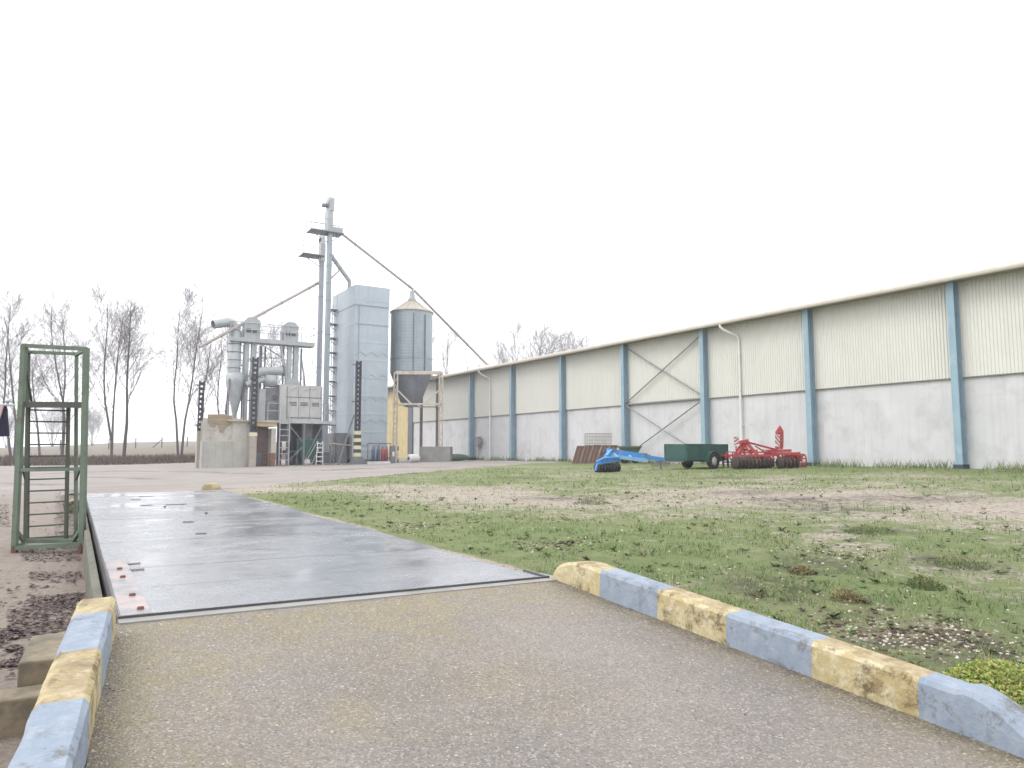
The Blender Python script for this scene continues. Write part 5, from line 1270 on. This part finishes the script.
# undergrowth below the trees
mb = MB(); R_ = random.Random(5)
for k in range(5200):
    D = R_.uniform(50, 70); px = R_.uniform(-60, 215); P = onD(px, 452, D)
    if P.y < 61.5: continue
    z = gzf(P.x, P.y); h = R_.uniform(.1, .5) * (1.25 if R_.random() < .12 else 1); a = R_.random() * 6.28; ln = Vector((math.cos(a), math.sin(a), 0)) * h * R_.uniform(.1, .7)
    b = Vector((P.x, P.y, z - .03)); w2 = RT * R_.uniform(.02, .06); mb.add([b - w2, b + w2, b + ln + Vector((0, 0, h))], [(0, 1, 2)])
o = mb.build('undergrowth', 'undergrowth'); o['kind'] = 'stuff'; tag(o, 'brown dead undergrowth along the foot of the bare trees', 'undergrowth')

# wire fence on the far field
fpx = (60, 84, 108.5, 135.3, 161.5, 187, 212); Dfe = 108
fb = [onD(px, 452, Dfe) for px in fpx]
wf = thing('wire_fence', (fb[2].x, fb[2].y, gzf(fb[2].x, fb[2].y)), 'distant wire fence on thin posts along the field edge', 'fence')
for P in fb:
    z = gzf(P.x, P.y); MB().beam((P.x, P.y, z - .1), (P.x, P.y, z + 1.5), .14, .14).build('fence_post', 'bark', wf)
P = fb[4]; z = gzf(P.x, P.y); MB().beam((P.x, P.y, z + 1.2), Vector((P.x, P.y, z)) - RT * 1.3, .1, .1).build('stay', 'bark', wf)
mb = MB()
for P, Q in zip(fb[:-1], fb[1:]):
    for h in (.6, 1.3): mb.tube((P.x, P.y, gzf(P.x, P.y) + h), (Q.x, Q.y, gzf(Q.x, Q.y) + h), .008, n=3)
mb.build('wire', 'bark', wf)

# ------------------------------------------------------------------ grass, weeds, stones, leaves
def tri_cloud(name, V, Fc, colr, m):
    me = bpy.data.meshes.new(name); me.from_pydata(V.tolist(), [], Fc.tolist()); me.materials.append(MT[m])
    o = bpy.data.objects.new(name, me); COL.objects.link(o)
    attr(o, 'tint', np.concatenate([colr, np.ones((len(colr), 1))], 1)); o['kind'] = 'stuff'; return o
def ground_z(x, y):
    e = np.where(y < 5, 3.7, deckR(y) + .1); on = x > e - .1
    return gz(x, y) + np.where(on, (fbm(x, y, 1.1, 3) - .5) * .07 + (fbm(x, y, .3, 8, 2) - .5) * .03, 0) * sstep(.05, .8, x - e)
N = 260000
dist = 2.1 * np.exp(rng.random(N) * math.log(34 / 2.1)); az = YAW + (rng.random(N) * 1.42 - .66)
x = np.sin(az) * dist; y = np.cos(az) * dist
ga_ = grass_amount(x, y); cl_ = fbm(x, y, .22, 91, 3)
kerbx = 3.43 + (4.9 - y) * .07 + .2
keep = (rng.random(N) < np.clip(ga_ * 1.5 - .3, 0, 1) * np.clip((cl_ - .36) * 4.5, .02, 1)) & np.where(y < 4.95, x > kerbx + .02, x > deckR(y) + .07) & (x < 27.3) & (y > -3)
x, y, dist, cl_ = x[keep], y[keep], dist[keep], cl_[keep]; n = len(x)
z = ground_z(x, y)
h = (.01 + .026 * rng.random(n) ** 1.6) * (1 + .7 * (cl_ > .6)) * np.clip(.75 + dist / 22, .75, 1.8); wd = .0022 + .0022 * dist / 6 * np.clip(rng.random(n) + .4, 0, 1.2)
a = rng.random(n) * 6.283; l = h * (rng.random(n) * 1.1)
dx, dy = np.cos(a) * l, np.sin(a) * l; sx2, sy2 = -np.sin(a + rng.normal(0, .6, n)) * wd, np.cos(a) * wd
V = np.stack([np.stack([x - sx2, y - sy2, z - .006], 1), np.stack([x + sx2, y + sy2, z - .006], 1), np.stack([x + dx, y + dy, z + h], 1)], 1).reshape(-1, 3)
Fc = np.arange(3 * n).reshape(-1, 3)
pal = np.array([(.12, .175, .062), (.17, .22, .09), (.09, .135, .05), (.25, .24, .13), (.15, .205, .1)]); ci = rng.choice(5, n, p=[.28, .3, .16, .12, .14])
cc = pal[ci] * (.75 + .5 * rng.random((n, 1))) * (.8 + .5 * np.clip(fbm(x, y, .9, 95), 0, 1))[:, None]
o = tri_cloud('grass', V, Fc, np.repeat(cc, 3, 0), 'blade'); tag(o, 'short mossy grass covering the field', 'grass')
# darker broad-leaf weeds scattered as rosettes
wv, wf_, wc = [], [], []
def rosette(x, y, r, n_, col, up=.35):
    z = float(ground_z(np.array(x), np.array(y)))
    for k in range(n_):
        a = random.random() * 6.283; L = r * random.uniform(.5, 1.1); w2 = L * .22; e = random.uniform(.1, up) * 1.6
        d = Vector((math.cos(a), math.sin(a), 0)); s_ = Vector((-d.y, d.x, 0)) * w2; b = Vector((x, y, z + .002))
        i = len(wv); wv.extend([b, b + d * L * .5 + s_ + Vector((0, 0, L * e)), b + d * L + Vector((0, 0, L * e * 1.2)), b + d * L * .5 - s_ + Vector((0, 0, L * e))]); wf_.append((i, i + 1, i + 2, i + 3))
        c_ = tuple(q * random.uniform(.7, 1.3) for q in col); wc.extend([c_] * 4)
cnt = 0
while cnt < 620:
    D = 2.8 * math.exp(random.random() * math.log(22 / 2.8)); az_ = YAW + random.uniform(-.62, .7); x, y = math.sin(az_) * D, math.cos(az_) * D
    if x < (3.43 + (4.9 - y) * .07 + .27 if y < 4.95 else deckR(y) + .15) or y > yard_edge(x) or x > 27: continue
    cnt += 1
    if random.random() > .25 + .8 * float(grass_amount(np.array([x]), np.array([y]))[0]): continue
    rosette(x, y, random.uniform(.02, .055) * (1 + D / 30), random.randint(5, 10), random.choice([(.075, .095, .045), (.1, .12, .05), (.085, .07, .045), (.13, .165, .07)]))
for P in (gnd(1003, 672), gnd(1000, 664), gnd(1016, 668), gnd(985, 668)): pass
V = np.array([tuple(p) for p in wv]); me = bpy.data.meshes.new('weeds'); me.from_pydata(V.tolist(), [], wf_); me.materials.append(MT['blade'])
o = bpy.data.objects.new('weeds', me); COL.objects.link(o); attr(o, 'tint', np.concatenate([np.array(wc), np.ones((len(wc), 1))], 1)); o['kind'] = 'stuff'; tag(o, 'scattered dark broad leaved weeds in the grass', 'weeds')
# bright weed clump behind kerb end
def clump(px, py, r, hh, n_, label, cols_, seed):
    P = gnd(px, py); R_ = random.Random(seed); mb = MB(); cc_ = []
    for k in range(n_):
        a = R_.random() * 6.283; q = r * math.sqrt(R_.random()); b = P + Vector((math.cos(a) * q, math.sin(a) * q, hh * R_.random() * (1 - (q / r) ** 2) - .01))
        d = Vector((R_.gauss(0, 1), R_.gauss(0, 1), R_.gauss(.4, .6))).normalized(); L = R_.uniform(.008, .026); s_ = d.orthogonal().normalized() * L * R_.uniform(.25, .45)
        mb.add([b, b + d * L * .5 + s_, b + d * L, b + d * L * .5 - s_], [(0, 1, 2, 3)]); c_ = R_.choice(cols_); f_ = R_.uniform(.6, 1.3); cc_ += [tuple(v_ * f_ for v_ in c_) + (1,)] * 4
    for k in range(30):
        a = R_.random() * 6.283; q = r * .6 * R_.random(); b = P + Vector((math.cos(a) * q, math.sin(a) * q, -.01)); e = b + Vector((R_.gauss(0, .05), R_.gauss(0, .05), hh * R_.uniform(.6, 1.3)))
        i = len(mb.v); mb.tube(b, e, .0025, .0015, 3, False); cc_ += [(.25, .24, .09, 1)] * (len(mb.v) - i)
    o = mb.build('weed_clump', 'blade'); attr(o, 'tint', cc_); return tag(o, label, 'weed')
YG = [(.2, .27, .055), (.27, .3, .07), (.12, .18, .045), (.3, .28, .1)]
DGn = [(.07, .1, .035), (.1, .13, .05), (.05, .07, .03)]
clump(1001, 686, .27, .13, 6500, 'bright yellow-green weed clump behind the end of the right kerb', YG, 1)
BR = [(.12, .09, .05), (.2, .15, .08), (.08, .06, .04)]
for k, (px, py, r, hh, lb_, cs_) in enumerate(((802, 573, .12, .07, 'brownish grass tuft in the middle of the near grass', BR), (870, 532, .3, .08, 'low dark tuft on the grass near the bare strip', DGn), (957, 565, .3, .09, 'wide dark weed tuft at the right side of the grass', DGn),
        (592, 503, .35, .14, 'weed tuft left on the pale bare strip', DGn), (925, 587, .16, .1, 'round green weed below the wide dark tuft', DGn), (848, 602, .14, .1, 'dark twiggy tuft near the blue kerb section', BR), (1015, 472, .5, .3, 'green weed at the warehouse foot at the right edge', DGn))):
    clump(px, py, r, hh, 1100, lb_, cs_, 20 + k)
# tall grass along wall foot
Nn = 5200; yw = rng.uniform(9, 52, Nn); xw = 27.5 - rng.random(Nn) ** 2 * 1.3; kk = fbm(xw, yw, 1.1, 97, 3) > .47; yw, xw = yw[kk], xw[kk]; n = len(xw)
zw = gz(xw, yw); hw_ = .1 + .32 * rng.random(n) ** 2; a = rng.random(n) * 6.283; wd = .012 + .012 * rng.random(n)
V = np.stack([np.stack([xw - np.sin(a) * wd, yw - np.cos(a) * wd, zw - .02], 1), np.stack([xw + np.sin(a) * wd, yw + np.cos(a) * wd, zw - .02], 1), np.stack([xw + np.cos(a) * hw_ * .4, yw + np.sin(a) * hw_ * .4, zw + hw_], 1)], 1).reshape(-1, 3)
cc = pal[rng.choice(5, n)] * (.8 + .5 * rng.random((n, 1))); o = tri_cloud('wall_grass', V, np.arange(3 * n).reshape(-1, 3), np.repeat(cc, 3, 0), 'blade'); tag(o, 'longer straggly grass along the warehouse foot', 'grass')
# pale stone chips and dark clods in grass
def chips(name, n_, pts_fn, size, cols_, label, cat, m='blade', flat=.5):
    Vv, Ff, Cc = [], [], []
    for k in range(n_):
        x, y, z, sc_ = pts_fn()
        s_ = size * sc_ * random.uniform(.5, 1.5); o_ = len(Vv); c_ = random.choice(cols_); f_ = random.uniform(.7, 1.25)
        a0 = random.random() * 6.28; tp = random.uniform(.4, .8)
        for lv, rr in ((0, 1), (1, tp)):
            for j in range(5):
                a = a0 + j * 1.2566; q = s_ * rr * random.uniform(.75, 1.15); Vv.append((x + math.cos(a) * q, y + math.sin(a) * q * .8, z - .004 + lv * s_ * flat)); Cc.append([v_ * f_ for v_ in c_])
        Ff += [tuple(o_ + 5 + j for j in range(5))] + [(o_ + j, o_ + (j + 1) % 5, o_ + 5 + (j + 1) % 5, o_ + 5 + j) for j in range(5)]
    me = bpy.data.meshes.new(name); me.from_pydata(Vv, [], Ff); me.materials.append(MT[m]); o = bpy.data.objects.new(name, me); COL.objects.link(o)
    attr(o, 'tint', np.concatenate([np.array(Cc), np.ones((len(Cc), 1))], 1)); o['kind'] = 'stuff'; return tag(o, label, cat)
PAT = [(gnd(770, 588), 1.), (gnd(985, 648), .35), (gnd(905, 640), .4), (gnd(940, 632), .45), (gnd(560, 545), .5), (gnd(400, 528), .8), (gnd(840, 555), .5), (gnd(860, 630), .4)]
def in_field():
    while True:
        if random.random() < .6:
            P, r = random.choice(PAT); x, y = random.gauss(P.x, r * .55), random.gauss(P.y, r * .55)
        else:
            D = 2.8 * math.exp(random.random() * math.log(20 / 2.8)); az_ = YAW + random.uniform(-.6, .7); x, y = math.sin(az_) * D, math.cos(az_) * D
        if x < (3.43 + (4.9 - y) * .07 + .25 if y < 4.95 else deckR(y) + .15) or y > yard_edge(x): continue
        return x, y, float(ground_z(np.array(x), np.array(y))), 1 + math.hypot(x, y) / 14
chips('gravel', 1500, in_field, .009, [(.42, .38, .33), (.32, .28, .24), (.5, .46, .4), (.2, .16, .13)], 'pale stone chips lying in the grass', 'gravel')
chips('soil_clods', 900, in_field, .013, [(.06, .045, .035), (.1, .07, .05)], 'dark soil crumbs lying in the grass', 'soil')
def on_ramp():
    while True:
        x, y = random.uniform(-.1, 3.6), random.uniform(1.5, 5)
        if x < .36 - .11 * (5.1 - y) + .02 or x > 3.43 + .07 * (5 - y): continue
        if random.random() < .6:
            x = .36 - .11 * (5.1 - y) + abs(random.gauss(0, .07)) + .01 if random.random() < .5 else 3.43 + .07 * (4.9 - y) - abs(random.gauss(0, .07)) - .01
        return x, y, rz(x, y) + .002, 1
chips('grit', 420, on_ramp, .0045, [(.36, .32, .28), (.1, .075, .055), (.22, .18, .13), (.08, .05, .04)], 'grit and crumbs along the ramp edges', 'grit')
# leaf litter
lv, lf, lc = [], [], []
def leaf(x, y, z, s_, col):
    a = random.random() * 6.283; tl = random.uniform(-.5, .5); d = Vector((math.cos(a), math.sin(a), tl * .5)) * s_; p_ = Vector((-math.sin(a), math.cos(a), random.uniform(-.5, .5))) * s_ * .45
    b = Vector((x, y, z + random.uniform(.004, .02))); i = len(lv); lv.extend([b - d, b + p_, b + d, b - p_]); lf.append((i, i + 1, i + 2, i + 3)); lc.extend([col] * 4)
LC = [(.045, .026, .03), (.07, .04, .04), (.03, .02, .022), (.13, .09, .075), (.06, .035, .03), (.17, .125, .1)]
def patch(px0, px1, py0, py1, n_, thr):
    k = 0
    while k < n_:
        px, py = random.uniform(px0, px1), random.uniform(py0, py1); P = gnd(px, py)
        if P.x > deckL(P.y) - .12 and P.y > 4.9: continue
        if float(fbm(P.x, P.y, .45, 77)) < thr: k += .15; continue
        leaf(P.x, P.y, P.z, random.uniform(.014, .036), random.choice(LC)); k += 1
patch(30, 92, 572, 610, 900, .42); patch(8, 80, 590, 645, 1100, .47); patch(22, 88, 545, 562, 600, .44); patch(-6, 22, 630, 668, 500, .42); patch(-10, 9, 505, 527, 300, .3); patch(55, 90, 490, 545, 700, .45); patch(-10, 95, 470, 680, 350, .0)
me = bpy.data.meshes.new('leaf_litter'); me.from_pydata([tuple(p) for p in lv], [], lf); me.materials.append(MT['leaf']); o = bpy.data.objects.new('leaf_litter', me); COL.objects.link(o)
attr(o, 'tint', np.concatenate([np.array(lc), np.ones((len(lc), 1))], 1)); o['kind'] = 'stuff'; tag(o, 'dark fallen leaves on the dirt left of the weighbridge', 'leaves')
# brush pile behind the stand
P = gnd(74, 512); bp = thing('brush_pile', P, 'heap of brown brushwood and boards behind the green stand at the deck edge', 'brush pile')
mb = MB(); R_ = random.Random(9)
for k in range(170):
    a = R_.random() * 6.283; q = .5 * math.sqrt(R_.random()); b = P + Vector((math.cos(a) * q * 1.1 - .15, math.sin(a) * q * 1.4, .02 + .3 * (1 - q / .5) * R_.random())); d = Vector((R_.gauss(0, 1), R_.gauss(0, 1), R_.gauss(0, .35))).normalized() * R_.uniform(.1, .38)
    mb.tube(b - d, b + d, .009, .005, 4, False)
mb.build('twigs', 'old_timber', bp)
mb = MB(); mb.beam(P + Vector((-.45, .1, .12)), P + Vector((.25, .2, .3)), .1, .025); mb.beam(P + Vector((-.3, -.1, .2)), P + Vector((.22, .3, .33)), .08, .025); mb.build('board', 'pale_timber', bp)
